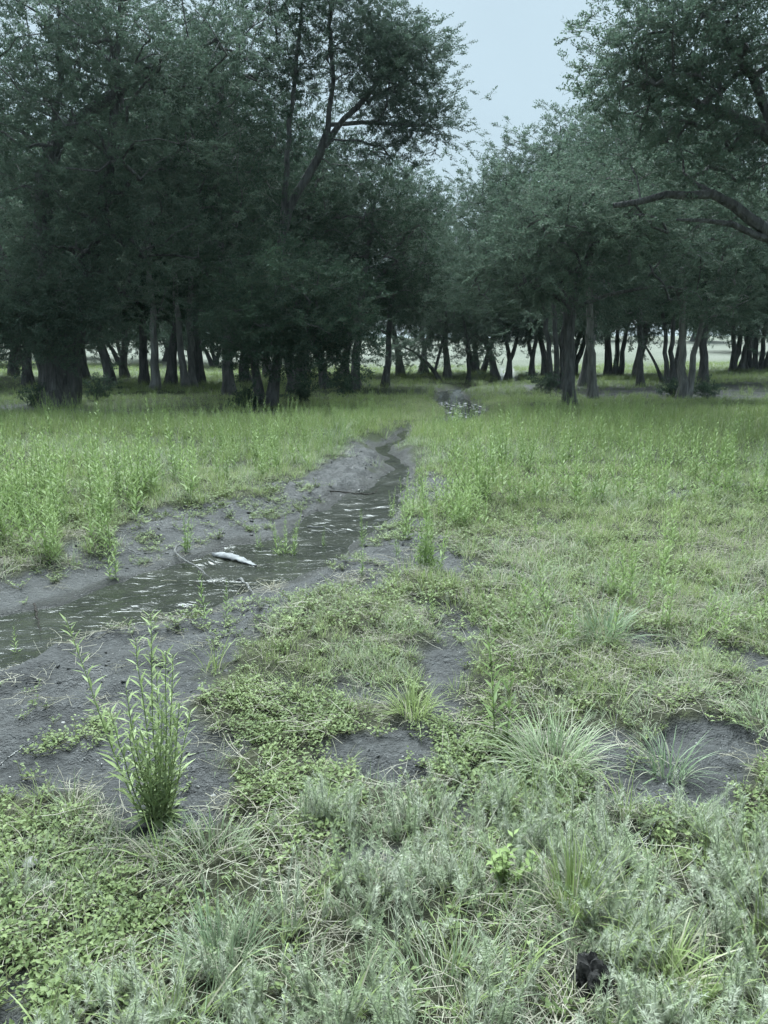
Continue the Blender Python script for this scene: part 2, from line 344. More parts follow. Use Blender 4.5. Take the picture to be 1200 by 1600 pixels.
geoy = N(t, 'ShaderNodeSeparateXYZ'); t.links.new(geo.outputs['Position'], geoy.inputs[0])
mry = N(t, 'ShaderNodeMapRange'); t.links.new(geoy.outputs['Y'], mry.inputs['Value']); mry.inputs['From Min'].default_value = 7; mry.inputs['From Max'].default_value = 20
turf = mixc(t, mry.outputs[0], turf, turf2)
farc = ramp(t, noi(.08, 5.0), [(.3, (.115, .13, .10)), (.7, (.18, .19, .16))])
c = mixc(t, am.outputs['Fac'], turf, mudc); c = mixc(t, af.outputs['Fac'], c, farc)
p = N(t, 'ShaderNodeBsdfPrincipled'); p.inputs['Specular IOR Level'].default_value = .28
rg = N(t, 'ShaderNodeMapRange'); t.links.new(noi(3), rg.inputs['Value']); rg.inputs['From Min'].default_value = .35; rg.inputs['From Max'].default_value = .65; rg.inputs['To Min'].default_value = .45; rg.inputs['To Max'].default_value = .85
rw = N(t, 'ShaderNodeMix'); t.links.new(aw.outputs['Fac'], rw.inputs['Factor']); t.links.new(rg.outputs[0], rw.inputs['A']); rw.inputs['B'].default_value = .35
rm = N(t, 'ShaderNodeMix'); t.links.new(am.outputs['Fac'], rm.inputs['Factor']); rm.inputs['A'].default_value = .95; t.links.new(rw.outputs['Result'], rm.inputs['B'])
bsum = N(t, 'ShaderNodeMath', operation='MULTIPLY_ADD'); t.links.new(noi(40, 8.0), bsum.inputs[0]); bsum.inputs[1].default_value = 1.6; t.links.new(noi(120, 4.0), bsum.inputs[2])
bp = N(t, 'ShaderNodeBump', Strength=.8, Distance=.026); t.links.new(bsum.outputs[0], bp.inputs['Height'])
t.links.new(c, p.inputs['Base Color']); t.links.new(rm.outputs['Result'], p.inputs['Roughness']); t.links.new(bp.outputs[0], p.inputs['Normal']); t.links.new(p.outputs[0], out.inputs[0])
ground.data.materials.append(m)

# ------------------------------------------------------------------ creek water
wx = np.arange(-9, 4.2, .03); wy = np.concatenate([np.arange(.1, 11, .03), np.arange(11, 34, .06)])
X, Y = np.meshgrid(wx, wy); WP = np.stack([X.ravel(), Y.ravel()], 1)
ws = creek_sd(WP)
flow = np.array([-.62, -.78]); a = WP @ flow; b = WP @ np.array([.78, -.62]); Q = np.stack([a * .75, b * 1.35], 1)
WZ = WATER_Z + ((fbm(Q, 7.5, 71, 2) - .5) * .020 + (fbm(Q, 17, 72, 2) - .5) * .007) * (.30 + .2 * sstep(16.5, 18, WP[:, 1]) + .35 * sstep(5.3, 6, WP[:, 1]) * sstep(10, 8.5, WP[:, 1]) + 1.0 * sstep(.35, .65, fbm(WP, 1.3, 73, 2)))
nx = len(wx); ny = len(wy); i = (np.arange(ny - 1)[:, None] * nx + np.arange(nx - 1)[None]).ravel()
k = ws < .3; f = np.stack([i, i + 1, i + nx + 1, i + nx], 1); f = f[k[f].all(1)]
us = np.unique(f); rem = np.full(len(WP), -1); rem[us] = np.arange(len(us))
water = link('creek_water', mesh_np('creek_water', np.column_stack([WP[us], WZ[us]]), [rem[f]], None, None, True)); water['kind'] = 'structure'
m, t, out = mat('shallow_water')
geo = N(t, 'ShaderNodeNewGeometry'); mpn = N(t, 'ShaderNodeMapping'); mpn.inputs['Rotation'].default_value = (0, 0, R(-51)); mpn.inputs['Scale'].default_value = (.75, 1.5, 1)
t.links.new(geo.outputs['Position'], mpn.inputs[0])
def noi(sc, det=4.0, dist=0.):
    n = N(t, 'ShaderNodeTexNoise', Scale=float(sc), Detail=det, Distortion=dist); t.links.new(mpn.outputs[0], n.inputs['Vector']); return n.outputs['Fac']
c = ramp(t, noi(3.0), [(.35, (.022, .025, .020)), (.6, (.038, .041, .034)), (.75, (.064, .066, .057))])
p = N(t, 'ShaderNodeBsdfPrincipled', Roughness=.17, IOR=1.4)
tr = N(t, 'ShaderNodeBsdfTransparent'); ms = N(t, 'ShaderNodeMixShader'); ms.inputs[0].default_value = .85
bs = N(t, 'ShaderNodeMath', operation='MULTIPLY_ADD'); t.links.new(noi(22, 2.0, 1.2), bs.inputs[0]); bs.inputs[1].default_value = .22; t.links.new(noi(6.5, 2.0, 1.0), bs.inputs[2])
bp = N(t, 'ShaderNodeBump', Strength=1.0, Distance=.012); t.links.new(bs.outputs[0], bp.inputs['Height'])
t.links.new(c, p.inputs['Base Color']); t.links.new(bp.outputs[0], p.inputs['Normal'])
t.links.new(tr.outputs[0], ms.inputs[1]); t.links.new(p.outputs[0], ms.inputs[2]); t.links.new(ms.outputs[0], out.inputs[0])
water.data.materials.append(m)

# ------------------------------------------------------------------ trees
def flat_leaf(mb, b, d, ln, wd, up, rnd):
    d = d / (np.linalg.norm(d) + 1e-9); sd = np.cross(d, up); sd /= np.linalg.norm(sd) + 1e-9; u = np.cross(sd, d); m_ = b + d * ln * .5
    mb.add([b, m_ + sd * wd * .5 + u * wd * .12, b + d * ln, m_ - sd * wd * .5 + u * wd * .12], np.array([[0, 1, 2], [0, 2, 3]]), rnd)
def spray_mesh(name, n, ln, material, length=.5, seed=0):
    """one leafy twig along +X"""
    r = np.random.default_rng(seed); mb = MB()
    fork = [(np.zeros(3), np.array([1, 0, 0.]), length)]
    for k in range(3):
        a = r.uniform(-.9, .9); fork.append((np.array([length * r.uniform(.15, .6), 0, 0]), np.array([math.cos(a), math.sin(a), r.uniform(-.35, .35)]), length * r.uniform(.4, .65)))
    for b0, d, l in fork:
        tt = np.linspace(0, 1, 4); P = b0 + d * l * tt[:, None]; P[:, 2] += -.06 * tt ** 2 * l + r.normal(0, .01, 4)
        mb.tube(P, .005 * (1 - .6 * tt), 3, .15, .2)
        for q in range(n // 4):
            s = r.uniform(.2, 1.05); pos = b0 + d * l * s + r.normal(0, .02, 3); ld = d * .4 + r.normal(0, .65, 3); ld[2] += .1
            flat_leaf(mb, pos, ld, ln * r.uniform(.7, 1.25), ln * r.uniform(.45, .62), r.normal(0, .45, 3) + np.array([0, 0, 1.]), r.uniform(0, 1))
    return mb.mesh(name, material)
template('oak', [spray_mesh('oak_spray', 44, .066, M['oak'], .5, s) for s in range(5)])
template('oakpale', [spray_mesh('pale_oak_spray', 44, .062, M['oakpale'], .5, 20 + s) for s in range(5)])

def smooth_path(P, step=.45):
    P = np.asarray(P, float)
    seg = np.linalg.norm(np.diff(P, axis=0), axis=1); s = np.concatenate([[0], np.cumsum(seg)])
    n = max(3, int(s[-1] / step) + 1); u = np.linspace(0, s[-1], n)
    Q = np.stack([np.interp(u, s, P[:, k]) for k in range(3)], 1)
    for _ in range(2): Q[1:-1] = .25 * Q[:-2] + .5 * Q[1:-1] + .25 * Q[2:]
    return Q
def grow(limbs, ells, r0, seed, base, nspray=9, spread=.42, dens=1.0):
    """limbs: main stems as polylines; ells: (centre, radii, clumps).  Returns trunk, branch builders and spray points (relative to base)"""
    r = np.random.default_rng(seed)
    pos = []; par = []; chains = []
    def chain(P, start):
        ids = [start] if start is not None else []
        for q in P:
            par.append(ids[-1] if ids else -1); pos.append(q); ids.append(len(pos) - 1)
        chains.append(ids); return ids
    for kx, (l, rr) in enumerate(limbs):
        Q = smooth_path(l); Q[1:] += r.normal(0, .03, (len(Q) - 1, 3))
        st = None
        if kx and len(pos):
            dd = np.linalg.norm(np.array(pos) - Q[0], axis=1)
            if dd.min() < .5: st = int(dd.argmin())
        chain(Q, st)
    nmain = len(chains); nodes_main = len(pos)
    T = []
    for c, rad, n in ells:
        n = int(n * dens); u = r.normal(0, 1, (n, 3)); u /= np.linalg.norm(u, axis=1)[:, None]
        q = c + u * rad * (r.uniform(0.12, 1, n) ** .45)[:, None] * r.uniform(.85, 1.12, (n, 1))
        T.append(q)
    T = np.vstack(T); T = T[T[:, 2] > base[2] + .9]
    main = np.array(pos); dm = np.min(np.linalg.norm(T[:, None] - main[None], axis=2), axis=1); T = T[np.argsort(dm)]
    zmin = base[2] + 1.2
    for q in T:
        A = np.array(pos); v = q - A; d = np.linalg.norm(v, axis=1); cost = d + .55 * np.maximum(0, A[:, 2] - q[2] + .1) + (A[:, 2] < zmin) * 3
        j = int(cost.argmin()); n = max(2, int(d[j] / .4)); tt = np.linspace(0, 1, n + 1)[1:, None]
        P = A[j] + v[j] * tt; amp = .10 * d[j]; w = np.cumsum(r.normal(0, 1, (n, 3)), 0) / math.sqrt(n); w -= w[-1] * tt
        P = P + w * amp; P[:, 2] += .10 * d[j] * np.sin(tt[:, 0] * math.pi)
        chain(P, j)
    A = np.array(pos); par_ = np.array(par); cnt = np.zeros(len(A)); tips = [c[-1] for c in chains]
    for tp in tips: cnt[tp] += 1
    for k in range(len(A) - 1, 0, -1):
        if par_[k] >= 0: cnt[par_[k]] += cnt[k]
    rad = np.maximum(.011, .013 * cnt ** .5)
    tr = MB(); br = MB()
    for k, ids in enumerate(chains):
        P = A[ids] - base; q = rad[ids].copy()
        if k < nmain:
            rr = limbs[k][1]; q = np.maximum(q * .8, np.linspace(rr, rr * .25, len(q)))
            q = np.minimum(q, rr * 1.0); 
            if limbs[k][0][0][2] < base[2] + .3:
                hh = P[:, 2]; q = q * (1 + .55 * np.exp(-np.maximum(hh, 0) / .35)); 
                P = np.vstack([P[0] - [0, 0, .35], P]); q = np.concatenate([[q[0] * 1.2], q])
            tr.tube(P, q, 10, .5)
        else:
            q[0] = min(q[0], q[1] * 1.3); br.tube(P, q, 5 if q.max() > .03 else 3, .5)
    # leafy twigs round every branch end and along the last part of it
    C = []; O = []
    for k, ids in enumerate(chains[nmain:]):
        e = A[ids[-1]]; n = nspray; 
        off = r.normal(0, 1, (n, 3)) * np.array([spread, spread, spread * .62]); C.append(e + off); O.append(off + r.normal(0, .25, (n, 3)) + np.array([0, 0, .08]))
        if len(ids) > 2:
            m_ = A[ids[-2]]; n2 = n // 3; off = r.normal(0, 1, (n2, 3)) * spread * .8; C.append(m_ + off); O.append(off)
    C = np.vstack(C) - base; O = np.vstack(O); O /= np.linalg.norm(O, axis=1)[:, None] + 1e-6
    rot = np.stack([r.uniform(-.8, .8, len(O)), -np.arcsin(np.clip(O[:, 2], -1, 1)) * .7, np.arctan2(O[:, 1], O[:, 0])], 1)
    return tr, br, C, rot, r.uniform(.75, 1.35, len(C))
def tree(label, base_px, stems, ells, r0, seed, leaf='oak', barkm='bark', group=None, nspray=9, spread=.42, dens=.9, Y=None, lsc=.9):
    """base_px: photo pixel of the foot, giving the distance; stems: list of (pixel path, radius); ells: (px, py, rx, ry, dY, rY, clumps)"""
    g = G(*base_px); Yb = g[1] if Y is None else Y
    bx = g[0] if Y is None else ray(*base_px)[0] * Y / ray(*base_px)[1]
    bz = H1(bx, Yb); base = np.array([bx, Yb, bz]); s = Yb / F
    limbs = []
    for path, rr in stems:
        pts = []
        for q in path:
            dy = q[2] if len(q) > 2 else 0.
            pts.append(AT(q[0], q[1], Yb + dy))
        pts = np.array(pts)
        if path[0][1] >= base_px[1] - 6: pts[0, 2] = H1(pts[0, 0], pts[0, 1])
        limbs.append((pts, rr))
    E = [(AT(e[0], e[1], Yb + e[4]), np.array([e[2] * s, e[5], e[3] * s]), e[6]) for e in ells]
    tr, br, C, rot, scl = grow(limbs, E, r0, seed, base, nspray, spread, dens)
    root = bpy.data.objects.new('tree', None); COL.objects.link(root); root.location = base; tag(root, label, 'tree', group)
    link('trunk', tr.mesh('trunk', M[barkm], True), root)
    link('branches', br.mesh('branches', M[barkm], True), root)['kind'] = 'stuff'
    scatter('crown', leaf, C, rot, scl * lsc, root)
    return root
#TREES
exec_trees = True
tree('massive dark tree with the thickest trunk and foliage hanging low beside it', (92, 633),
     [([(92, 633), (92, 590), (88, 540), (80, 450), (62, 320), (85, 215), (170, 155), (250, 95)], .42), ([(110, 630), (116, 570), (128, 480), (145, 380), (172, 250), (182, 120), (190, 0)], .24), ([(78, 630), (66, 560), (40, 480), (0, 390), (-60, 290)], .22), ([(85, 215), (92, 120), (95, 30), (90, -60)], .10)],
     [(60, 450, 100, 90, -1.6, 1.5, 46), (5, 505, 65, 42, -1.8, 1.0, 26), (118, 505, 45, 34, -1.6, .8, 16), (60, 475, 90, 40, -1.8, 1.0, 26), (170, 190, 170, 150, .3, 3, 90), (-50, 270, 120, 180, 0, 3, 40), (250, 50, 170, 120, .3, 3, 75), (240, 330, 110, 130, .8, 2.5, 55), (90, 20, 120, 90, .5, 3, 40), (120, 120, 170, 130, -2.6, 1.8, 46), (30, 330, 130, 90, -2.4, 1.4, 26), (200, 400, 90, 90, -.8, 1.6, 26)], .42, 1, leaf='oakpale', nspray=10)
tree('low rounded dark green tree on two short stems at the shade edge', (415, 633),
     [([(405, 633), (403, 590), (398, 540), (400, 480)], .15), ([(424, 633), (428, 590), (440, 530), (470, 460)], .19)],
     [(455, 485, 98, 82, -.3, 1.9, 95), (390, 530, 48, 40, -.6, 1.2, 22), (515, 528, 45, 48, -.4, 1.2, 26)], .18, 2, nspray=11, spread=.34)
tree('tall tree whose bare trunk leans over beside the gap of sky', (459, 617),
     [([(459, 617), (450, 520), (440, 430), (438, 375), (455, 322), (485, 268), (505, 235), (516, 195), (522, 140), (515, 50)], .2), ([(508, 228), (522, 200), (548, 182), (575, 150), (590, 122), (620, 90)], .12), ([(440, 400), (446, 280), (452, 190), (462, 110), (470, 20)], .13), ([(516, 195), (560, 188), (610, 195), (660, 195)], .07)],
     [(615, 112, 74, 58, 0, 2.2, 74), (658, 192, 50, 16, 0, 1.2, 22), (565, 35, 50, 60, 0, 2.2, 36), (640, 75, 35, 25, 0, 1, 10), (480, 50, 70, 90, .3, 2, 44), (560, 250, 70, 45, .4, 1.5, 12), (600, 215, 50, 40, .3, 1.5, 12), (480, -60, 90, 50, 0, 2.5, 24)], .2, 3, leaf='oakpale', nspray=12)
tree('pale slender trunk rising straight, one of a close pair', (288, 606), [([(291, 606), (284, 560), (277, 500), (272, 420), (270, 300), (262, 180)], .15)],
     [(280, 330, 110, 110, 0, 2.5, 42), (300, 180, 100, 120, 0, 2.5, 36)], .15, 4, barkm='barkpale', group='pale paired trunks')
tree('pale slender trunk rising straight, one of a close pair', (300, 605), [([(302, 605), (298, 560), (296, 480), (300, 380), (310, 260), (330, 120)], .15)],
     [(350, 260, 90, 110, 0, 2.5, 36), (350, 110, 90, 100, 0, 2.5, 32)], .15, 5, barkm='barkpale', group='pale paired trunks')
tree('mottled pale trunk blotched with lichen beside the paired trunks', (240, 609), [([(242, 609), (241, 560), (238, 480), (232, 380), (220, 250)], .17)],
     [(210, 400, 80, 90, 0, 2.4, 34), (220, 270, 100, 90, 0, 2.4, 34)], .17, 6, barkm='barkpale')
tree('stout grey trunk behind the low rounded tree, crown filling the dark grove', (358, 618), [([(358, 618), (356, 560), (352, 470), (345, 370), (335, 240), (350, 100)], .19)],
     [(350, 340, 105, 100, 0, 2.4, 52), (345, 190, 95, 110, 0, 2.4, 48), (385, 420, 75, 50, 0, 1.8, 22), (400, 60, 70, 80, 0, 2, 26), (330, 250, 110, 110, -2.4, 1.6, 34)], .19, 7)
tree('grey trunk half hidden by the low tree, near the pale field', (557, 608), [([(557, 608), (556, 560), (562, 480), (575, 390), (590, 300)], .18), ([(562, 480), (585, 430), (630, 400)], .08)],
     [(595, 350, 85, 80, 0, 2.5, 55), (540, 330, 70, 70, 0, 2, 30), (620, 440, 60, 45, 0, 2, 24)], .18, 8)
tree('dark straight trunk standing clear against the bright field', (603, 605), [([(602, 605), (606, 570), (608, 530), (610, 470), (625, 400), (640, 330)], .14), ([(608, 525), (590, 510), (565, 500)], .06), ([(610, 480), (640, 470), (670, 480)], .06)],
     [(640, 390, 60, 65, 0, 2.4, 50), (660, 330, 32, 30, 0, 1.5, 14), (630, 480, 50, 30, 0, 1.6, 18)], .14, 9)
tree('oak with the foremost trunk of the right grove and an arching side limb', (890, 633),
     [([(890, 633), (890, 580), (888, 520), (892, 480), (902, 440), (925, 400), (930, 340), (945, 280)], .16), ([(893, 485), (920, 466), (962, 456), (1005, 445), (1054, 444), (1083, 455)], .075), ([(890, 478), (862, 448), (830, 440), (780, 442)], .07), ([(902, 440), (880, 400), (850, 370), (820, 340)], .07)],
     [(840, 390, 100, 65, 0, 2.4, 60), (905, 330, 110, 70, 0, 2.4, 60), (1000, 400, 85, 40, 0, 2, 26), (775, 440, 60, 32, 0, 1.6, 18), (1080, 470, 30, 22, 0, .8, 6), (880, 440, 70, 30, -1, 1.2, 14), (920, 340, 110, 70, -2.6, 1.5, 34)], .16, 10, leaf='oakpale')
tree('pale grey trunk just behind the foremost oak of the right grove', (925, 623), [([(926, 623), (926, 570), (920, 500), (922, 430), (945, 340), (970, 240)], .14), ([(935, 370), (990, 330), (1040, 290)], .08)],
     [(955, 290, 95, 75, 0, 2.4, 46), (985, 200, 85, 75, 0, 2.4, 42), (1040, 330, 70, 50, 0, 2, 30)], .14, 11, leaf='oakpale', barkm='barkpale')
tree('clump of three dark stems behind the foremost oak of the right grove', (868, 609), [([(861, 609), (859, 560), (852, 490), (830, 380), (800, 280)], .11), ([(870, 609), (868, 540), (866, 460), (860, 350), (850, 240)], .12), ([(880, 608), (879, 550), (882, 470), (900, 360)], .12)],
     [(795, 330, 85, 65, 0, 2.4, 56), (760, 310, 40, 40, 0, 2, 22), (845, 270, 60, 50, 0, 2.2, 36), (815, 240, 28, 25, 0, 1.5, 9), (875, 215, 38, 35, 0, 2, 14)], .12, 12, leaf='oakpale')
tree('forked pair of grey trunks spreading into a V', (1069, 622), [([(1064, 622), (1064, 570), (1066, 510), (1070, 430), (1090, 330)], .14), ([(1074, 623), (1079, 580), (1088, 535), (1098, 500), (1125, 420), (1150, 340)], .12), ([(1098, 500), (1140, 480), (1170, 470)], .05)],
     [(1095, 400, 90, 70, 0, 2.4, 46), (1130, 480, 55, 40, -.5, 1.4, 22), (1150, 340, 80, 60, 0, 2.4, 30)], .14, 13, leaf='oakpale', barkm='barkpale')
tree('large tree at the right reaching bare crooked limbs across the grove', (1310, 668),
     [([(1310, 668), (1298, 580), (1275, 480), (1225, 380), (1190, 350), (1150, 315), (1110, 300), (1075, 296), (1020, 312), (960, 325)], .2), ([(1225, 380), (1185, 365), (1135, 350), (1100, 335), (1060, 345)], .10), ([(1290, 540), (1275, 330), (1210, 200), (1160, 185), (1110, 172), (1060, 150), (1000, 100)], .15), ([(1210, 200), (1180, 120), (1120, 50), (1080, -20)], .1), ([(1275, 330), (1310, 150), (1320, 0)], .12)],
     [(1060, 105, 85, 80, 0, 2.4, 52), (1005, 70, 45, 55, 0, 1.8, 22), (995, 150, 45, 35, 0, 1.5, 12), (1180, 20, 120, 90, 0, 2.6, 56), (1180, 240, 90, 60, .5, 2, 26), (1060, 240, 80, 50, .3, 1.6, 20), (1300, 120, 150, 160, 0, 3, 50), (1110, -60, 130, 50, 0, 2.5, 26)], .2, 14, leaf='oakpale', nspray=8, spread=.4, dens=.8)
tree('darkest straight trunk in the middle of the right grove', (1001, 602), [([(1001, 602), (1001, 560), (998, 500), (1000, 420), (1010, 320), (1000, 220)], .15)],
     [(1010, 340, 100, 85, 0, 2.5, 50), (930, 220, 75, 55, 0, 2.2, 30), (1010, 240, 90, 70, 0, 2.4, 36), (1000, 460, 60, 40, 0, 2, 14)], .15, 15)
tree('cluster of dark stems fanning from one foot in the right grove', (1043, 599), [([(1036, 600), (1028, 575), (1012, 545), (990, 500)], .08), ([(1042, 599), (1040, 540), (1030, 440), (1020, 330)], .12), ([(1050, 599), (1050, 530), (1055, 430), (1080, 300)], .13), ([(1056, 599), (1060, 540), (1080, 450), (1110, 370)], .12)],
     [(1060, 350, 95, 90, 0, 2.6, 52), (1110, 280, 80, 70, 0, 2.4, 36), (980, 470, 50, 30, 0, 1.5, 12), (1160, 200, 90, 80, .5, 2.6, 34)], .13, 16)
tree('small slim tree with leaves down to its foot beside the far creek', (733, 597), [([(731, 597), (733, 570), (732, 530), (724, 490), (712, 455)], .09)],
     [(735, 530, 28, 45, 0, 1.2, 24), (720, 465, 40, 38, 0, 1.6, 24), (745, 470, 30, 30, 0, 1.4, 14)], .09, 17, leaf='oakpale')
tree('slanting small tree whose drooping foliage nearly reaches the grass', (686, 597), [([(688, 597), (680, 578), (664, 560), (640, 548), (612, 535)], .1), ([(680, 578), (690, 540), (700, 500), (690, 450)], .08)],
     [(648, 545, 42, 22, 0, 1.4, 24), (690, 470, 45, 50, 0, 1.8, 30), (680, 400, 40, 40, 0, 1.8, 18)], .1, 18, leaf='oakpale')
# prototypes of the trees farther back, copied with their parts
def proto(seed, leaf, stems, ht, wd, lean=0.):
    r = np.random.default_rng(seed); base = np.zeros(3); limbs = []
    for k in range(stems):
        a = r.uniform(0, 6.28); x0 = (k - (stems - 1) / 2) * .28; top = np.array([x0 + (k - (stems - 1) / 2) * .9 + lean, math.sin(a) * .8, ht * .72])
        mid = np.array([x0 + (k - (stems - 1) / 2) * .25 + lean * .3 + r.normal(0, .3), r.normal(0, .3), ht * .3])
        limbs.append((np.array([[x0, r.normal(0, .1), 0], [x0 * 1.1, 0, .5], mid, (mid + top) / 2 + r.normal(0, .4, 3), top]), .14 if stems > 1 else .19))
    E = [(np.array([0, 0, ht * .62]), np.array([wd, wd, ht * .30]), 58), (np.array([-wd * .5, 0, ht * .38]), np.array([wd * .7, wd * .8, ht * .13]), 24), (np.array([wd * .5, .3, ht * .36]), np.array([wd * .7, wd * .8, ht * .13]), 24), (np.array([0, 0, ht * .85]), np.array([wd * .6, wd * .6, ht * .16]), 22)]
    tr, br, C, rot, scl = grow(limbs, E, .16, seed, base, 9, .42)
    bk = M['barkpale' if seed in (102, 105) else 'bark']; return tr.mesh('trunk', bk, True), br.mesh('branches', bk, True), C, rot, scl * 1.1, leaf
PROTO = [proto(101, 'oak', 1, 8.8, 2.9), proto(102, 'oakpale', 2, 8.2, 3.0), proto(103, 'oakpale', 3, 7.6, 3.1), proto(104, 'oak', 1, 9.6, 2.7, .5), proto(105, 'oakpale', 1, 7.2, 2.6, -.5), proto(106, 'oakpale', 4, 7.0, 3.2), proto(107, 'oak', 3, 4.6, 2.9), proto(108, 'oakpale', 2, 4.2, 3.0)]
CROWN = {}
def far_tree(px, py, kind, sc, label, group, Y=None, rz=None, zs=1.0):
    g = G(px, py) if Y is None else np.array([ray(px, py)[0] * Y / ray(px, py)[1], Y])
    trm, brm, C, rot, scl, leaf = PROTO[kind]
    root = bpy.data.objects.new('tree', None); COL.objects.link(root); root.location = (g[0], g[1], H1(*g)); root.scale = (sc, sc, sc * zs)
    root.rotation_euler = (random.uniform(-.05, .05), random.uniform(-.06, .06), random.uniform(-3.1, 3.1) if rz is None else rz); tag(root, label, 'tree', group)
    link('trunk', trm, root); link('branches', brm, root)['kind'] = 'stuff'
    if kind not in CROWN: CROWN[kind] = scatter('crown', leaf, C, rot, scl, root)
    else:
        c = CROWN[kind].copy(); COL.objects.link(c); c.parent = root
LBL = {175: 'dark trunk between the massive tree and the lichen blotched trunk', 225: 'thin dark trunk just behind the lichen blotched trunk', 267: 'dark trunk between the lichen blotched trunk and the pale pair', 312: 'dark trunk directly behind the pale paired trunks', 382: 'dark trunk between the stout grey trunk and the low rounded tree', 470: 'dark trunk showing behind the tall leaning tree', 508: 'dark trunk half hidden by the foliage of the low rounded tree',
       626: 'trunk out in the bright field beyond the clear straight trunk', 699: 'thin trunk between the slanting small tree and the small slim tree', 912: 'slim dark trunk behind the pale grey trunk of the right grove', 993: 'trunk close behind the darkest straight trunk of the right grove', 1098: 'dark trunk close behind the forked V pair', 537: 'trunk behind the grey trunk half hidden by the low tree'}
gl = ('dark single trunk among the trees deep in the left grove', 'trees deep in the left grove')
for px, py, k, s, zs in [(175, 605, 0, 1.05, 1.15), (225, 602, 3, 1.0, 1.2), (267, 602, 0, 1.1, 1.2), (312, 600, 3, 1.15, 1.25), (43, 602, 0, 1.05, 1.2), (-40, 606, 3, 1.1, 1.2), (130, 594, 3, 1.4, 1.1), (193, 591, 0, 1.1, 1.1), (382, 599, 0, 1.15, 1.2), (470, 597, 3, 1.1, 1.2), (508, 606, 0, .95, 1.1), (20, 592, 0, 1.2, 1.1), (-110, 596, 0, 1.3, 1.1), (-190, 612, 3, 1.3, 1.2)]:
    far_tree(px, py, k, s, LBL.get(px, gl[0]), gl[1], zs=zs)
gm = ('leafy tree standing at the edge of the pale field', 'trees at the edge of the pale field')
for px, py, k, s, zs in [(537, 590, 4, 1.2, 1.1), (626, 588, 4, 1.1, 1.4), (699, 591, 4, 1.0, 1.0), (774, 589, 4, 1.05, 1.1), (793, 588, 1, 1.05, 1.1), (832, 588, 1, 1.0, 1.15), (852, 587, 4, 1.0, 1.2), (662, 585, 1, 1.1, 1.15), (745, 583, 2, 1.3, 1.2), (480, 586, 1, 1.3, 1.3), (420, 588, 4, 1.3, 1.3)]:
    far_tree(px, py, k, s, LBL.get(px, gm[0]), gm[1], zs=zs)
gb = ('low spreading tree with foliage near the ground behind the left grove', 'low trees behind the left grove')
for px, Yf, k, s, zs in [(-160, 58, 6, 1.2, 1.3), (-60, 64, 6, 1.3, 1.2), (30, 55, 6, 1.1, 1.2), (110, 68, 6, 1.4, 1.2), (190, 60, 6, 1.2, 1.2), (262, 66, 6, 1.35, 1.2), (335, 58, 6, 1.15, 1.2), (395, 64, 6, 1.3, 1.2), (450, 57, 7, 1.2, 1.2), (520, 70, 6, 1.2, 1.1)]:
    far_tree(px, 560, k, s, *gb, Y=Yf, zs=zs)
gb = ('low spreading tree out in the pale field beyond the right grove', 'low trees beyond the right grove')
for px, Yf, k, s, zs in [(790, 110, 7, 1.7, 1.4), (930, 105, 6, 1.8, 1.4), (1085, 100, 6, 1.6, 1.4), (1170, 76, 7, 1.5, 1.2), (1260, 70, 6, 1.4, 1.2), (1350, 60, 6, 1.4, 1.3)]:
    far_tree(px, 560, k, s, *gb, Y=Yf, zs=zs)
gr = ('dark tree standing far back in the right grove', 'trees far back in the right grove')
for px, py, k, s, zs in [(912, 604, 4, 1.0, 1.3), (958, 588, 5, 1.1, 1.2), (993, 592, 0, 1.1, 1.25), (1098, 599, 3, 1.0, 1.2), (1147, 584, 2, 1.2, 1.2), (1162, 584, 1, 1.2, 1.25), (1184, 584, 5, 1.2, 1.2), (1240, 596, 0, 1.2, 1.2), (1330, 604, 3, 1.3, 1.2), (890, 586, 2, 1.2, 1.3), (1060, 584, 0, 1.3, 1.3), (1290, 586, 2, 1.4, 1.2)]:
    far_tree(px, py, k, s, LBL.get(px, gr[0]), gr[1], zs=zs)

def shrub(px, py, wpx, hpx, seed, label, leaf='oak'):
    g = G(px, py); z = H1(*g); sc = g[1] / F; r = np.random.default_rng(seed); W = wpx * sc / 2; Hh = hpx * sc
    root = bpy.data.objects.new('shrub', None); COL.objects.link(root); root.location = (g[0], g[1], z); tag(root, label, 'shrub')
    C = []
    for k in range(7):
        a = r.uniform(0, 6.28); q = r.uniform(.2, 1); e = np.array([math.cos(a) * W * q, math.sin(a) * W * q * .7, Hh * r.uniform(.55, 1)]); tt = np.linspace(0, 1, 5)[:, None]
        P = e * np.hstack([tt, tt, tt ** .8]); P[0, 2] = -.05; mb = MB(); mb.tube(P, .012 * (1 - .7 * tt[:, 0]), 5); link('stem', mb.mesh('stem', M['bark'], True), root)
        C.append(P[r.integers(1, 5, 14)] + r.normal(0, .12, (14, 3)))
    C = np.vstack(C); C[:, 2] = np.maximum(C[:, 2], .03); n = len(C)
    scatter('foliage', leaf, C, np.stack([r.uniform(-.6, .6, n), r.uniform(-.9, .2, n), r.uniform(0, 6.28, n)], 1), r.uniform(.4, .8, n), root)
shrub(150, 628, 60, 28, 901, 'dark low shrub against the foot of the massive tree')
shrub(62, 634, 40, 20, 902, 'small dark shrub on the other side of the massive trunk')
shrub(470, 628, 60, 26, 903, 'dark low shrub beside the two short stems of the rounded tree')
shrub(385, 636, 36, 18, 904, 'small shrub at the foot of the two short stems')
shrub(850, 612, 46, 22, 905, 'low shrub at the foot of the three dark stems')
shrub(1052, 618, 40, 20, 906, 'small dark shrub at the foot of the forked V pair')
shrub(1100, 620, 50, 18, 907, 'low shrub beside the forked V pair')
shrub(535, 616, 40, 22, 908, 'low shrub under the foliage of the low rounded tree')
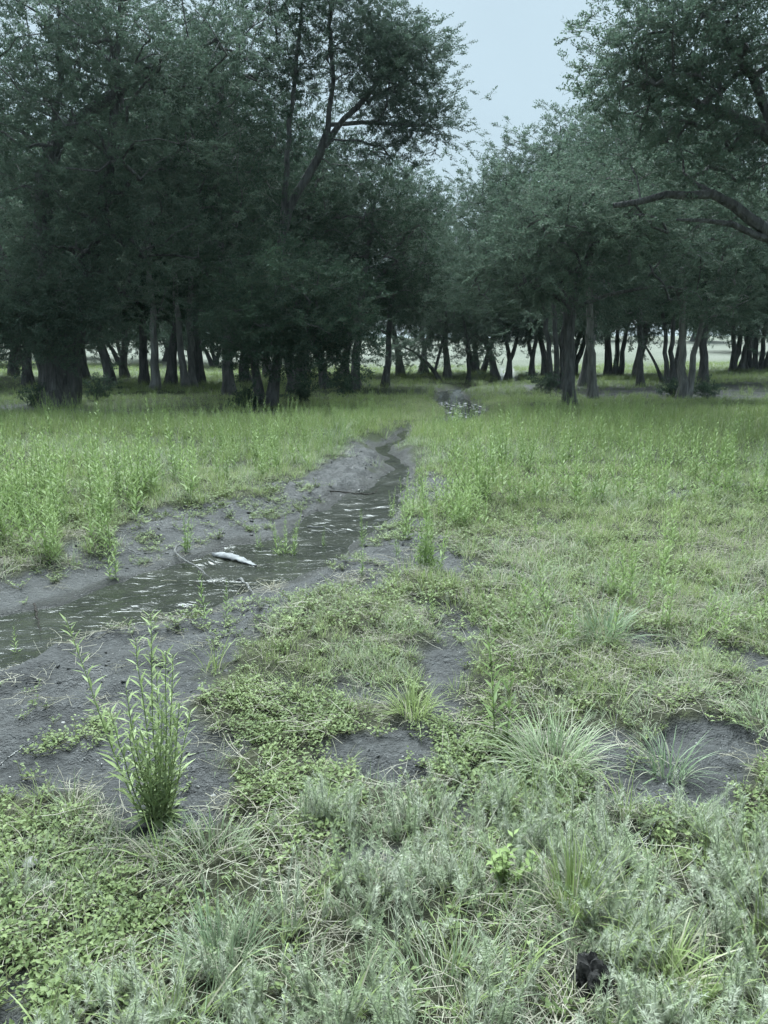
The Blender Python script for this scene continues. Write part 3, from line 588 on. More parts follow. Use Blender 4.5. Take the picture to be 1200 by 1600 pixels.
# ------------------------------------------------------------------ low plants: templates
def tuft(name, n, ln, wd, material, seed, spread=.03, lean=.35, curl=.9, dry=.15, seg=4):
    r = np.random.default_rng(seed); mb = MB()
    for k in range(n):
        a = r.uniform(0, 6.283); q = spread * math.sqrt(r.uniform()); l = ln * r.uniform(.45, 1.15)
        mb.blade((q * math.cos(a), q * math.sin(a), -.01), a + r.normal(0, .5), l, wd * r.uniform(.7, 1.2), abs(r.normal(0, lean)), max(0, r.normal(curl, .4)), seg, r.uniform(), 1.0 * r.uniform(.6, 1) if r.uniform() < dry else r.uniform(0, .12))
    return mb.mesh(name, material)
def plume(name, seed, ht=.13, material=None):
    """soft feathery upright shoot of fine ascending leaflets"""
    r = np.random.default_rng(seed); mb = MB()
    for st in range(r.integers(2, 4)):
        a = r.uniform(0, 6.28); l = ht * r.uniform(.6, 1.15); le = r.uniform(0, .5)
        tt = np.linspace(0, 1, 5); d = np.array([math.cos(a), math.sin(a), 0])
        P = np.outer(tt, [0, 0, l]) + d * (np.outer(tt ** 1.4 * le * l, [1, 1, 1])) + np.array([r.normal(0, .012), r.normal(0, .012), -.01])
        mb.tube(P, .0016 * (1 - .6 * tt), 3, .3, .3)
        dr = r.uniform(0, .5) if r.uniform() < .7 else r.uniform(.6, 1)
        for q in range(125):
            s = r.uniform(.12, 1.03); b = np.array([np.interp(s, tt, P[:, k]) for k in range(3)])
            az = r.uniform(0, 6.28); el = r.uniform(.45, 1.3); ll = .019 * (1.15 - .5 * s) * r.uniform(.6, 1.3)
            dd = np.array([math.cos(az) * math.cos(el), math.sin(az) * math.cos(el), math.sin(el)]); sd = np.array([-math.sin(az), math.cos(az), 0]) * .0008
            mb.add([b - sd, b + sd, b + dd * ll], np.array([[0, 1, 2]]), r.uniform(.1, .9), dr * r.uniform(.5, 1))
    return mb.mesh(name, material or M['feather'])
def cover(name, seed, material):
    r = np.random.default_rng(seed); mb = MB()
    for st in range(4):
        a = r.uniform(0, 6.28); l = r.uniform(.03, .07)
        for q in range(6):
            s = (q + r.uniform()) / 6; b = np.array([math.cos(a) * l * s, math.sin(a) * l * s, .006 + .03 * s * r.uniform(.4, 1.3)])
            az = r.uniform(0, 6.28); mb.leaf(b, (math.cos(az), math.sin(az), r.uniform(.1, .9)), r.uniform(.010, .017), r.uniform(.006, .010), rnd=r.uniform())
        tt = np.linspace(0, 1, 3); mb.tube(np.stack([math.cos(a) * l * tt, math.sin(a) * l * tt, -.004 + .03 * tt], 1), .001, 3, .2, .5)
    return mb.mesh(name, material)
def weed_stem(mb, r, base, ht, a, lean, leaf=.07, dens=1.25, curl=.1):
    tt = np.linspace(0, 1, 7); d = np.array([math.cos(a), math.sin(a), 0])
    P = np.array(base) + np.outer(tt * ht * math.cos(lean), [0, 0, 1]) + np.outer(ht * (math.sin(lean) * tt + curl * tt ** 2 * .5), d) + np.cumsum(r.normal(0, .004, (7, 3)), 0) * np.array([1, 1, .2])
    mb.tube(P, .0032 * (1 - .65 * tt) * max(.6, ht / .7), 4, .35, .08)
    n = int(ht * 56 * dens); g = r.uniform(0, 6.28)
    for q in range(n):
        s = (q + r.uniform(0, .8)) / n; s = .04 + .96 * s; b = np.array([np.interp(s, tt, P[:, k]) for k in range(3)]); g += 2.4 + r.normal(0, .3)
        el = r.uniform(.55, 1.1) * (.8 + .35 * s); ll = leaf * (1.25 - .85 * s) * r.uniform(.75, 1.2)
        mb.leaf(b, (math.cos(g) * math.cos(el), math.sin(g) * math.cos(el), math.sin(el)), ll, max(.007, ll * .21), rnd=r.uniform(.2, 1) * (.6 + .4 * s), droop=.12)
def rosette(mb, r, n=14, ln=.08, z=.01):
    for q in range(n):
        a = r.uniform(0, 6.28); mb.leaf((.01 * math.cos(a), .01 * math.sin(a), z), (math.cos(a), math.sin(a), r.uniform(.05, .7)), ln * r.uniform(.6, 1.2), ln * .2, rnd=r.uniform(.1, .6), droop=.3)
def weed(name, seed, stems, ht, spread=.05, leaf=.055, mt='weed', lean=.14):
    r = np.random.default_rng(seed); mb = MB(); rosette(mb, r, 4 + 2 * stems, .07)
    for k in range(stems):
        a = r.uniform(0, 6.28); q = spread * math.sqrt(r.uniform()) * (stems > 1)
        weed_stem(mb, r, (q * math.cos(a), q * math.sin(a), 0), ht * r.uniform(.62, 1.05), a, abs(r.normal(0, lean)), leaf)
    return mb.mesh(name, M[mt])
def twig_litter(name, seed):
    r = np.random.default_rng(seed); mb = MB()
    for k in range(9):
        a = r.uniform(0, 6.28); l = r.uniform(.04, .14); b = r.normal(0, .03, 3); b[2] = .006 + abs(b[2]) * .4
        tt = np.linspace(-.5, .5, 4)[:, None]; P = b + tt * l * np.array([math.cos(a), math.sin(a), r.normal(0, .12)]) + r.normal(0, .004, (4, 3))
        mb.tube(P, r.uniform(.0006, .0012), 3, r.uniform(), .3)
    return mb.mesh(name, M['straw'])
def stone_mesh(name, seed, material, sub=2, flat=.6):
    import bmesh
    r = np.random.default_rng(seed); bm = bmesh.new(); bmesh.ops.create_icosphere(bm, subdivisions=sub, radius=1)
    V = np.array([v.co for v in bm.verts]); D = r.normal(0, 1, (7, 3)); D /= np.linalg.norm(D, axis=1)[:, None]; c = r.uniform(.55, .85, 7)
    for d, cc in zip(D, c):
        e = V @ d; V = V - np.outer(np.maximum(e - cc, 0), d) * .85
    V = V * np.array([1, r.uniform(.65, .95), flat]) + r.normal(0, .012, V.shape)
    for v, q in zip(bm.verts, V): v.co = q
    me = bpy.data.meshes.new(name); bm.to_mesh(me); bm.free(); me.materials.append(material); return me
template('meadow', [tuft('meadow_tuft', 16, .22, .006, M['meadow'], s, .06, .3, .7, .12, 3) for s in range(5)])
template('fine', [tuft('fine_tuft', 26, .085, .0026, M['grass'], 40 + s, .05, .45, .8, .22, 3) for s in range(5)])
template('finepale', [tuft('pale_fine_tuft', 26, .10, .0026, M['palegrass'], 50 + s, .05, .5, .9, .35, 3) for s in range(5)])
template('blade', [tuft('blade_tuft', 14, .20, .0048, M['grass'], 60 + s, .02, .35, .9, .15, 5) for s in range(5)])
template('plume', [plume('plume', s, .12) for s in range(8)])
template('cover', [cover('cover', s, M['cover']) for s in range(6)])
template('weed', [weed('weed', 200 + s, 1 + s % 3, .55, .04) for s in range(6)])
template('litter', [twig_litter('litter', s) for s in range(5)])
template('pebble', [stone_mesh('pebble', s, M['pebble'], 1) for s in range(5)])

template('mudclod', [stone_mesh('mud_crumb', 30 + s, M['mudclod'], 2, .55) for s in range(5)])
template('glint_stone', [stone_mesh('glint_stone', 60 + s, M['glint_stone'], 1, .4) for s in range(5)])
# ------------------------------------------------------------------ low plants: scatter
def cand(n, y0, y1, side=.62, mar=1.3):
    """random ground points over the meadow strip y0..y1, even per square metre"""
    y = rng.uniform(y0, y1, n * 2); wmax = side * y1 + mar; x = rng.uniform(-wmax, wmax, n * 2)
    k = np.abs(x) < side * y + mar; return np.stack([x[k], y[k]], 1)[:n]
def area(y0, y1, side=.62, mar=1.3): return side * (y1 ** 2 - y0 ** 2) + 2 * mar * (y1 - y0)
def place(name, kind, y0, y1, per_m2, density, smin, smax, tilt=.12, label=None, cat=None, z=0.0):
    P = cand(int(area(y0, y1) * per_m2), y0, y1); cs = creek_sd(P); mu = mudness(P, cs)
    d = np.clip(density(P, mu, cs), 0, 1); P = P[rng.uniform(0, 1, len(P)) < d]
    Z = height(P); n = len(P)
    rot = np.stack([rng.normal(0, tilt, n), rng.normal(0, tilt, n), rng.uniform(0, 6.283, n)], 1)
    return (np.column_stack([P, Z + z]), rot, rng.uniform(smin, smax, n))
def clear(a, spots):
    k = np.ones(len(a[0]), bool)
    for px, py, rad in spots: k &= np.hypot(*(a[0][:, :2] - G(px, py)).T) > rad
    return [q[k] for q in a]
def merge(*a): return [np.concatenate(q) for q in zip(*a)]
dry_bank = lambda cs: sstep(.08, .3, cs)
# zones of the meadow, as ground polygons
FEATHER = [poly_px(q) for q in ([(540, 1260), (640, 1235), (800, 1225), (960, 1255), (1010, 1330), (1070, 1310), (1260, 1290), (1500, 1400), (1500, 2200), (-100, 2200), (-50, 1620), (200, 1540), (380, 1420), (520, 1420)],)]
COVER = [poly_px(q) for q in ([(-100, 1260), (60, 1235), (170, 1260), (190, 1320), (230, 1350), (300, 1420), (200, 1540), (-100, 1560)], [(330, 1085), (420, 1060), (560, 1090), (590, 1130), (520, 1170), (560, 1260), (540, 1330), (400, 1320), (370, 1230), (350, 1150)], [(30, 1165), (120, 1115), (150, 1120), (110, 1165), (40, 1185)], [(680, 1110), (780, 1080), (800, 1160), (960, 1190), (940, 1240), (800, 1235), (700, 1235)], [(1130, 1200), (1300, 1180), (1300, 1300), (1150, 1300)], [(1000, 1250), (1100, 1270), (1060, 1300), (1000, 1290)])]
FINE = [poly_px(q) for q in ([(340, 1075), (380, 1010), (470, 950), (560, 920), (660, 900), (720, 890), (780, 930), (900, 1000), (1010, 1060), (900, 1100), (760, 1080), (700, 1050), (600, 1110), (500, 1090)],)]
def zone(P, polys, soft=.12):
    d = np.full(len(P), 1e9)
    for q in polys: d = np.minimum(d, sdist(P, q))
    return sstep(soft, -soft, d + (fbm(P, 4, 91, 3) - .5) * .45)
clump = lambda P, sc, s, lo=.35, hi=.6: sstep(lo, hi, fbm(P, sc, s, 3))
pl = place('p', 'plume', .7, 3.6, 620, lambda P, mu, cs: zone(P, FEATHER) * (1 - mu) * (.06 + .94 * clump(P, 6.5, 14, .44, .56)), .6, 1.5, .28)
pl2 = place('p', 'plume', 1.4, 5.5, 80, lambda P, mu, cs: (1 - mu) * clump(P, 2.5, 15, .45, .65) * dry_bank(cs), .4, .8, .25)
a = clear(merge(pl, pl2), [(785, 1385, .07), (790, 1430, .06), (925, 1545, .055)]); scatter('feathery_weeds', 'plume', *a, label='soft grey green feathery weeds carpeting the foreground', cat='weeds')
cv = place('c', 'cover', .9, 4.2, 1000, lambda P, mu, cs: np.maximum(zone(P, COVER) * (1 - .55 * mu) * (.35 + .65 * clump(P, 6, 24, .3, .5)), .10 * (1 - mu)) * dry_bank(cs + .1), .7, 1.5, .2)
cv3 = place('c', 'cover', 2.5, 8.5, 260, lambda P, mu, cs: mu * clump(P, 3.3, 26, .55, .64) * sstep(.05, .25, cs) * np.maximum(np.maximum(sstep(5.0, 6, P[:, 1]), sstep(0, .4, P[:, 0])), .25), .6, 1.5, .2)
cv2 = place('c', 'cover', 4, 9, 160, lambda P, mu, cs: (1 - .7 * mu) * clump(P, 1.6, 25, .4, .6) * dry_bank(cs), 1.0, 2.0, .2)
scatter('creeping_ground_cover', 'cover', *clear(merge(cv, cv2, cv3), [(73, 1372, .05), (46, 1342, .06), (73, 1395, .04), (46, 1365, .05), (42, 1376, .03), (247, 1290, .07), (925, 1570, .06)]), label='small round leaved creeper matting the muddy ground', cat='ground cover')
fi = place('f', 'fine', .8, 4.5, 320, lambda P, mu, cs: np.maximum(np.maximum(zone(P, FINE), sstep(3.1, 3.5, P[:, 1]) * (P[:, 0] > .1)) * (.45 + .55 * clump(P, 3, 34)), .10) * (1 - mu) * dry_bank(cs), .55, 1.25, .2)
fi3 = place('f', 'fine', 15.5, 23.5, 90, lambda P, mu, cs: sstep(1.3, .9, cs) * sstep(.05, .3, cs), 1.1, 1.8, .2)
fi2 = place('f', 'fine', 4.5, 10, 190, lambda P, mu, cs: (1 - mu) * dry_bank(cs) * (.55 + .45 * clump(P, 1.5, 35)) * np.where(P[:, 0] > -.2, 1, .6), .8, 1.7, .2)
scatter('fine_grass', 'fine', *merge(fi, fi2, fi3), label='fine short pale green grass over the open meadow', cat='grass')
fp = place('f', 'finepale', .8, 4.5, 260, lambda P, mu, cs: (1 - mu) * dry_bank(cs) * np.maximum(clump(P, 2.2, 44, .5, .68), .55 * zone(P, FEATHER)), .6, 1.3, .25)
fp2 = place('f', 'finepale', 4.5, 13, 70, lambda P, mu, cs: (1 - mu) * dry_bank(cs) * clump(P, .9, 45, .42, .62), .9, 2.1, .25)
scatter('bleached_grass', 'finepale', *merge(fp, fp2), label='bleached wispy grass patches in the meadow', cat='grass')
bl = place('b', 'blade', .8, 4.2, 90, lambda P, mu, cs: (1 - mu) * (.12 + .88 * zone(P, FEATHER)) * (.15 + .85 * clump(P, 3, 54, .45, .6)), .5, 1.2, .15)
scatter('loose_grass_blades', 'blade', *clear(bl, [(785, 1400, .05)]), label='long arching grass blades poking through the foreground weeds', cat='grass')
m1 = place('m', 'meadow', 7, 13, 62, lambda P, mu, cs: (1 - mu) * dry_bank(cs - .1) * np.where(P[:, 0] < -.5, .12 + .5 * sstep(8.5, 12, P[:, 1]), .08 + .6 * sstep(9, 13, P[:, 1])), .6, 1.25, .1)
m2 = place('m', 'meadow', 13, 19, 40, lambda P, mu, cs: (1 - mu) * sstep(.0, .3, cs - np.where((P[:, 1] > 16.8) & (P[:, 1] < 23), .75, 0)), .8, 1.5, .1)
m25 = place('m', 'meadow', 18.5, 26, 42, lambda P, mu, cs: (1 - mu) * sstep(.0, .3, cs - np.where(P[:, 1] < 23, .75, 0)) * (.25 + .75 * clump(P, .35, 56, .35, .6)), .4, 1.0, .1)
m3 = place('m', 'meadow', 26, 60, 11, lambda P, mu, cs: (1 - .8 * mu) * (.3 + .7 * clump(P, .2, 57, .35, .6)), .6, 1.7, .1)
scatter('meadow_grass', 'meadow', *merge(m1, m2, m25, m3), label='upright green meadow grass running back under the trees', cat='grass')
lt = place('l', 'litter', .8, 6.5, 130, lambda P, mu, cs: .3 + .65 * clump(P, 2.2, 64) - .75 * mu, .7, 1.6, .1)
scatter('straw_litter', 'litter', *lt, label='dry straw and broken stems littering the ground', cat='litter')
pb = place('s', 'pebble', 1, 8, 420, lambda P, mu, cs: mu * (.15 + .85 * clump(P, 2.5, 74, .45, .65)) * sstep(-.25, .05, cs), .0018, .0065, .5)
pb2 = place('s', 'pebble', 3, 12, 60, lambda P, mu, cs: sstep(.12, .0, np.abs(cs + .05)) * clump(P, 1.5, 75, .4, .6), .006, .02, .4)
scatter('grit', 'pebble', *merge(pb, pb2), label='small pale pebbles and grit scattered over the mud', cat='gravel')

mc = place('s', 'mudclod', 1, 6, 90, lambda P, mu, cs: mu * (.05 + .95 * clump(P, 2.0, 78, .48, .62)) * sstep(.0, .1, cs), .004, .016, .4)
mc2 = place('s', 'mudclod', 6, 16, 40, lambda P, mu, cs: mu * (.1 + .9 * clump(P, 1.2, 79, .42, .58)) * sstep(.0, .1, cs), .008, .035, .4)
scatter('mud_crumbs', 'mudclod', *merge(mc, mc2), label='dark crumbs and lumps of mud along the eroded creek banks', cat='mud')
rb = place('s', 'glint_stone', 17.5, 25, 34, lambda P, mu, cs: sstep(.1, -.15, cs) * (.35 + .65 * clump(P, 1.4, 81, .4, .55)), .03, .10, .2, z=.045)  # stones added in place of the bright glint on the far creek
scatter('glint_stones', 'glint_stone', *rb, label='pale stones added for the water glint where the creek reappears near the trees', cat='stones')
# ------------------------------------------------------------------ weeds as plants of their own
WEED = [weed('weed', 300 + s, n, h_, sp, .078, 'weed', .3 if s > 7 else .14) for s, (n, h_, sp) in enumerate([(3, .6, .05), (5, .6, .09), (2, .6, .05), (1, .6, 0), (2, .6, .03), (8, .6, .12), (1, .6, 0), (3, .6, .08), (2, .6, .05), (1, .6, 0)])]
def put_weed(px, py, hpx, kind, label, group=None, rz=None):
    g = G(px, py, -.03); z = H1(*g); hm = hpx * math.hypot(g[1], CAM_H) / F
    o = link('weed', WEED[kind], None, (g[0], g[1], max(z, WATER_Z - .03) - .01)); s = hm / .6; o.scale = (s, s, s); o.rotation_euler = (0, 0, rng.uniform(0, 6.28) if rz is None else rz)
    return tag(o, label, 'weed', group)
put_weed(445, 842, 72, 5, 'bushy leafy weed rooted alone where far mud meets the water')
put_weed(178, 880, 100, 0, 'weed clump standing foremost on the mud left of the bent stick')
put_weed(287, 842, 70, 1, 'loose sprawling weed beside the elbow of the bent stick')
put_weed(405, 833, 48, 4, 'thin pale weed on the mud next to the bushy weed')
put_weed(320, 955, 118, 3, 'single upright weed stalk at the water edge before the white scrap')
put_weed(352, 950, 90, 3, 'thin weed stalk leaning beside the single upright stalk')
put_weed(20, 985, 78, 3, 'lone thin weed at the far water margin, apart from all others')
put_weed(567, 833, 62, 0, 'weed growing out of the riffle in mid creek')
put_weed(614, 790, 52, 0, 'small weed on the mud beside the creek narrows')
put_weed(622, 872, 55, 4, 'low weed on the near mud beside a small hollow')
put_weed(566, 903, 68, 4, 'sparse weed on the near bank where the water bends')
put_weed(676, 893, 105, 1, 'tallest weed of the row along the near creek bank')
put_weed(680, 965, 62, 2, 'pale leafy weed between the bank row and the pale tussocks')
put_weed(787, 1150, 225, 4, 'tall bright weed spire rising beside the large pale tussock')
put_weed(1132, 1000, 118, 2, 'bright yellow green weed spire alone in the right meadow')
put_weed(1152, 990, 82, 3, 'slimmer weed spire beside the bright yellow green one')
put_weed(740, 968, 66, 4, 'short weed at the end of the bare channel')
put_weed(772, 990, 60, 4, 'short weed in the meadow just off the bare channel')
put_weed(850, 950, 105, 2, 'weed spire standing over the blue green tussock')
put_weed(505, 830, 40, 4, 'stunted weed standing in the riffle')
def rows(n, xr, yr, hr, label, group, kinds=(0, 2, 3, 4, 6, 7, 0, 2, 7, 8, 9), test=None):
    k = 0; tries = 0
    while k < n and tries < n * 20:
        tries += 1; px = rng.uniform(*xr); py = yr[0] + (yr[1] - yr[0]) * rng.uniform() ** .8
        g = G(px, py); P = g[None]; mu_ = mudness(P)[0]
        if creek_sd(P)[0] < .15 or rng.uniform() < mu_ * .93 or fbm(P, .9, 88, 2)[0] < .42 + rng.uniform(-.1, .1): continue
        put_weed(px, py, rng.uniform(*hr) * (.55 + .45 * (py - 620) / 200), int(rng.choice(kinds)), label, group); k += 1
rows(110, (-60, 310), (720, 875), (80, 150), 'tall green weed in the dense stand on the far bank left of the bare mud', 'weeds in the far bank stand')
rows(38, (200, 560), (690, 760), (75, 115), 'tall green weed in the row behind the bare mud', 'weeds behind the bare mud')
rows(32, (630, 760), (740, 905), (70, 115), 'leafy weed in the row along the near creek bank', 'weeds along the near creek bank')
rows(88, (690, 1230), (700, 800), (90, 130), 'tall green weed in the band across the right meadow', 'weeds across the right meadow')
rows(34, (690, 1230), (800, 1010), (55, 95), 'short weed scattered through the pale grass of the right meadow', 'weeds in the pale grass')
wd = place('w', 'weed', 9.0, 21, 14, lambda P, mu, cs: (1 - mu) * dry_bank(cs - np.where(P[:, 1] > 16, .8, .2)) * (.2 + .8 * clump(P, .5, 84, .4, .6)) * sstep(21, 15, P[:, 1]), .7, 1.25, .06)
scatter('distant_weeds', 'weed', *wd, label='tall weeds massed across the meadow before the trees', cat='weeds')

# the tall weed in the foreground: every stem a part of its own
g = G(247, 1268, -.02); root = bpy.data.objects.new('tall_weed', None); COL.objects.link(root); root.location = (g[0], g[1], H1(*g)); tag(root, 'tall many stemmed weed with narrow leaves on bare foreground mud', 'weed')
d0 = g[1]
STEMS = [(-.25, .03, .72), (-.05, .05, .66), (.0, .06, .74), (.045, .02, .63), (.065, .05, .60), (-.14, -.03, .43), (-.085, .0, .42), (-.02, -.05, .37), (.05, -.03, .47), (.10, .0, .45), (.13, .03, .41), (-.055, -.04, .35), (.08, -.05, .36), (-.11, .05, .48), (.02, .07, .52), (.0, -.08, .28)]
for k, (dx, dy, h_) in enumerate(STEMS):
    r = np.random.default_rng(400 + k); mb = MB(); a = math.atan2(dy, dx)
    b = (dx * .22 + r.normal(0, .008), dy * .4, 0)
    sm = MB(); tt = np.linspace(0, 1, 8); P = np.array(b) + np.outer(tt * h_, [0, 0, 1]) + np.outer((.78 * dx) * (tt if h_ > .6 else 1.5 * tt - .5 * tt ** 2), [1, 0, 0]) + np.outer(dy * .6 * tt, [0, 1, 0]) + np.cumsum(r.normal(0, .003, (8, 3)), 0) * [1, 1, .1]
    sm.tube(P, .0030 * (1 - .6 * tt), 6, .3, .05); so = link('stem', sm.mesh('stem', M['bigweed'], True), root)
    n = int(h_ * 95); gg = r.uniform(0, 6.28)
    for q in range(n):
        s = .05 + .95 * (q + r.uniform(0, .7)) / n; bb = np.array([np.interp(s, tt, P[:, c_]) for c_ in range(3)]); gg += 2.4 + r.normal(0, .25); el = r.uniform(.45, 1.0)
        ll = .070 * (1.2 - .6 * s) * r.uniform(.75, 1.2); mb.leaf(bb, (math.cos(gg) * math.cos(el), math.sin(gg) * math.cos(el), math.sin(el)), ll, ll * .185, rnd=r.uniform(.1, .75) + .25 * s, droop=.1)
    lo = link('leaves', mb.mesh('leaves', M['bigweed']), so); lo['kind'] = 'stuff'
mb = MB(); r = np.random.default_rng(440); rosette(mb, r, 34, .10, .015); link('rosette', mb.mesh('rosette', M['bigweed']), root)

# ------------------------------------------------------------------ grass tussocks
def tussock(px, py, n, ln, wd, mt, seed, label, spread=.06, lean=.45, curl=1.1, dry=.2):
    g = G(px, py); o = link('grass_tussock', tuft('grass_tussock', n, ln, wd, M[mt], seed, spread, lean, curl, dry, 6), None, (g[0], g[1], H1(*g) - .005))
    return tag(o, label, 'grass')
tussock(868, 1180, 420, .27, .0042, 'palegrass', 501, 'largest pale arching grass tussock beside the tall weed spire', .13, .5, 1.3, .3)
tussock(645, 1095, 170, .19, .004, 'grass', 502, 'yellow green grass tussock at the head of the bare mud channel', .08, .5, 1.1, .15)
tussock(1045, 1180, 110, .22, .005, 'bluegrass', 503, 'blue green grass tussock at the edge of the right mud patch', .07, .4, 1.0, .1)
tussock(345, 1500, 230, .19, .0034, 'bluegrass', 504, 'dark green grass tussock spraying out among the feathery weeds', .07, .55, .8, .15)
tussock(330, 1330, 160, .17, .0032, 'palegrass', 505, 'thin grass tussock at the foot of the tall foreground weed', .10, .5, 1.1, .35)
tussock(900, 1420, 130, .24, .005, 'grass', 506, 'upright green grass tussock behind the dark clod', .06, .25, .7, .1)
tussock(1040, 1530, 100, .20, .006, 'grass', 507, 'broad bladed yellow tipped tussock beside the dark clod', .05, .6, 1.0, .25)
tussock(945, 990, 150, .30, .006, 'bluegrass', 508, 'blue green grass tussock out in the right meadow', .12, .45, 1.0, .15)
tussock(700, 1560, 160, .20, .0035, 'palegrass', 509, 'pale straggling tussock in the feathery weeds before the clod', .12, .6, 1.0, .35)
tussock(1090, 1560, 60, .16, .004, 'grass', 510, 'small leafy tuft beyond the broad bladed tussock', .05, .5, 1.0, .2)
tussock(850, 1000, 130, .2, .004, 'palegrass', 511, 'pale dry tussock beside the short weeds of the meadow', .12, .5, 1.1, .5)
tussock(1200, 1120, 120, .2, .004, 'palegrass', 512, 'pale tussock beyond the right mud patch', .1, .5, 1.1, .3)
tussock(470, 1060, 140, .15, .003, 'grass', 513, 'rounded short tussock on the near bank above the creeper', .12, .5, 1.0, .2)
tussock(900, 1580, 26, .16, .004, 'grass', 515, 'few bent blades arching over the dark clod', .04, .5, 1.2, .1)
tussock(520, 690, 160, .5, .008, 'bluegrass', 514, 'grey green tussock at the head of the eroded bank', .25, .5, 1.1, .3)
# yellow green broad leaved seedling
g = G(785, 1385); root = bpy.data.objects.new('seedling', None); COL.objects.link(root); root.location = (g[0], g[1], H1(*g)); tag(root, 'bright yellow green broad leaved seedling in the feathery weeds', 'seedling')
r = np.random.default_rng(601)
for k in range(8):
    a = r.uniform(0, 6.28); le = r.uniform(.2, .9); l = r.uniform(.09, .15); sm = MB(); tt = np.linspace(0, 1, 5)
    P = np.stack([math.cos(a) * le * l * tt * (1.5 if abs(math.cos(a)) > .5 else 1), math.sin(a) * le * l * .6 * tt, l * tt], 1); sm.tube(P, .0018 * (1 - .5 * tt), 5, .4, .3); so = link('stem', sm.mesh('stem', M['sapling']), root)
    lm = MB()
    for q in range(11):
        s = r.uniform(.35, 1.02); b = np.array([np.interp(s, tt, P[:, c_]) for c_ in range(3)]); az = r.uniform(0, 6.28)
        lm.leaf(b, (math.cos(az), math.sin(az), r.uniform(0, .6)), r.uniform(.022, .036), r.uniform(.012, .018), rnd=r.uniform(), droop=.1)
    lo = link('leaves', lm.mesh('leaves', M['sapling']), so); lo['kind'] = 'stuff'

# ------------------------------------------------------------------ stones, sticks, clod, scrap
def stone(px, py, wpx, label, seed, flat=.55, group=None):
    g = G(px, py, -.01); s = wpx / F * math.hypot(g[1], CAM_H) / 2
    o = link('stone', stone_mesh('stone', seed, M['stone'], 2, flat), None, (g[0], g[1], H1(*g) + s * flat * .45)); o.scale = (s, s, s); o.rotation_euler = (0, 0, rng.uniform(0, 6.28))
    return tag(o, label, 'stone', group)
stone(73, 1370, 25, 'smooth white stone lying in the creeper', 701)
stone(46, 1340, 32, 'flat crumbled white stone beside the smooth one', 702, .35)
stone(42, 1376, 12, 'small white chip next to the smooth white stone', 703)
stone(240, 1068, 14, 'white stone seen behind the stems of the tall foreground weed', 704)
stone(332, 1222, 9, 'tiny pale stone on mud right of the tall weed', 705)
stone(308, 1208, 7, 'tiny pale stone among the grit near the tall weed', 706)
stone(988, 1256, 11, 'white pebble on the right mud patch', 707)
stone(1104, 1258, 11, 'flat pebble at the edge of the right mud patch', 708, .35)
stone(96, 1108, 9, 'pale pebble on the near bank mud', 709)
stone(432, 1232, 9, 'pale pebble among the creeper leaves', 711)
stone(648, 886, 10, 'pale pebble in the wet channel by the bank weeds', 712)
def stick(pts, rad, label, mt='stick', name='stick', lift=.026, twigs=(), cat='stick'):
    P = []
    for q in pts:
        g = G(q[0], q[1], -.06); P.append((g[0], g[1], max(H1(*g), WATER_Z) + lift + (q[2] if len(q) > 2 else 0)))
    P = np.array(P); base = P[0].copy(); Q = smooth_path(P - base, np.linalg.norm(P[-1] - P[0]) / 14 + .005); mb = MB(); r = np.random.default_rng(int(pts[0][0] * 7 + pts[0][1]))
    Q[1:-1] += r.normal(0, rad * .55, (len(Q) - 2, 3)); mb.tube(Q, rad * (1 - .65 * np.linspace(0, 1, len(Q))) * r.uniform(.75, 1.2, len(Q)), 7)
    o = tag(link(name, mb.mesh(name, M[mt], True), None, base), label, cat)
    for tw in twigs:
        T = []
        for q in tw:
            g = G(q[0], q[1], -.06); T.append((g[0], g[1], max(H1(*g), WATER_Z) + lift + (q[2] if len(q) > 2 else 0)))
        T = np.array(T) - base; tb = MB(); S_ = smooth_path(T, np.linalg.norm(T[-1] - T[0]) / 6 + .005); tb.tube(S_, rad * .55 * (1 - .6 * np.linspace(0, 1, len(S_))), 5); link('twig', tb.mesh('twig', M[mt], True), o)
    return o
stick([(291, 842, .03), (280, 846, .03), (270, 854, .02), (274, 861, .02), (295, 868, .02), (312, 876, .015), (325, 888, .01), (336, 899, 0)], .010, 'long bleached stick bent into an elbow between mud and water', twigs=[[(325, 862, .02), (345, 872, .01)]])
stick([(372, 893, .01), (386, 904, .02), (397, 921, .0)], .012, 'short pale stick slanting out of the water below the scrap')
stick([(480, 813, .01), (503, 816, .03), (526, 823, .0)], .010, 'pale curved stick lying in the riffle')
stick([(195, 853), (214, 859), (236, 862)], .006, 'thin pale twig on smooth mud by the foremost weed clump')
stick([(515, 767, .02), (560, 768, .05), (585, 765, .02), (592, 755, .03)], .010, 'dark wet branch lodged across the creek narrows', 'darkstick')
stick([(290, 1192, .01), (330, 1187, .01), (368, 1180, .01)], .004, 'thin bleached twig right of the tall foreground weed', twigs=[[(325, 1188, .01), (350, 1196, .01)]])
stick([(0, 1196), (30, 1182, .01), (60, 1172, .01)], .005, 'pale root on the mud at the end of the small creeper patch')
stick([(985, 1335, .01), (1010, 1322, .03), (1027, 1300, .04)], .004, 'thin straw twig on the small bare patch in the weeds', twigs=[[(1000, 1326, .02), (1010, 1345, .01)]])
stick([(52, 930, .01), (57, 950, .01), (62, 968, .0)], .008, 'dark forked twig at the far water margin', 'darkstick')
stick([(940, 1245, 0), (950, 1205, .06), (962, 1160, .10)], .002, 'upright dry stalk leaning over the right mud patch', 'stick', 'dry_stalk', cat='stalk')
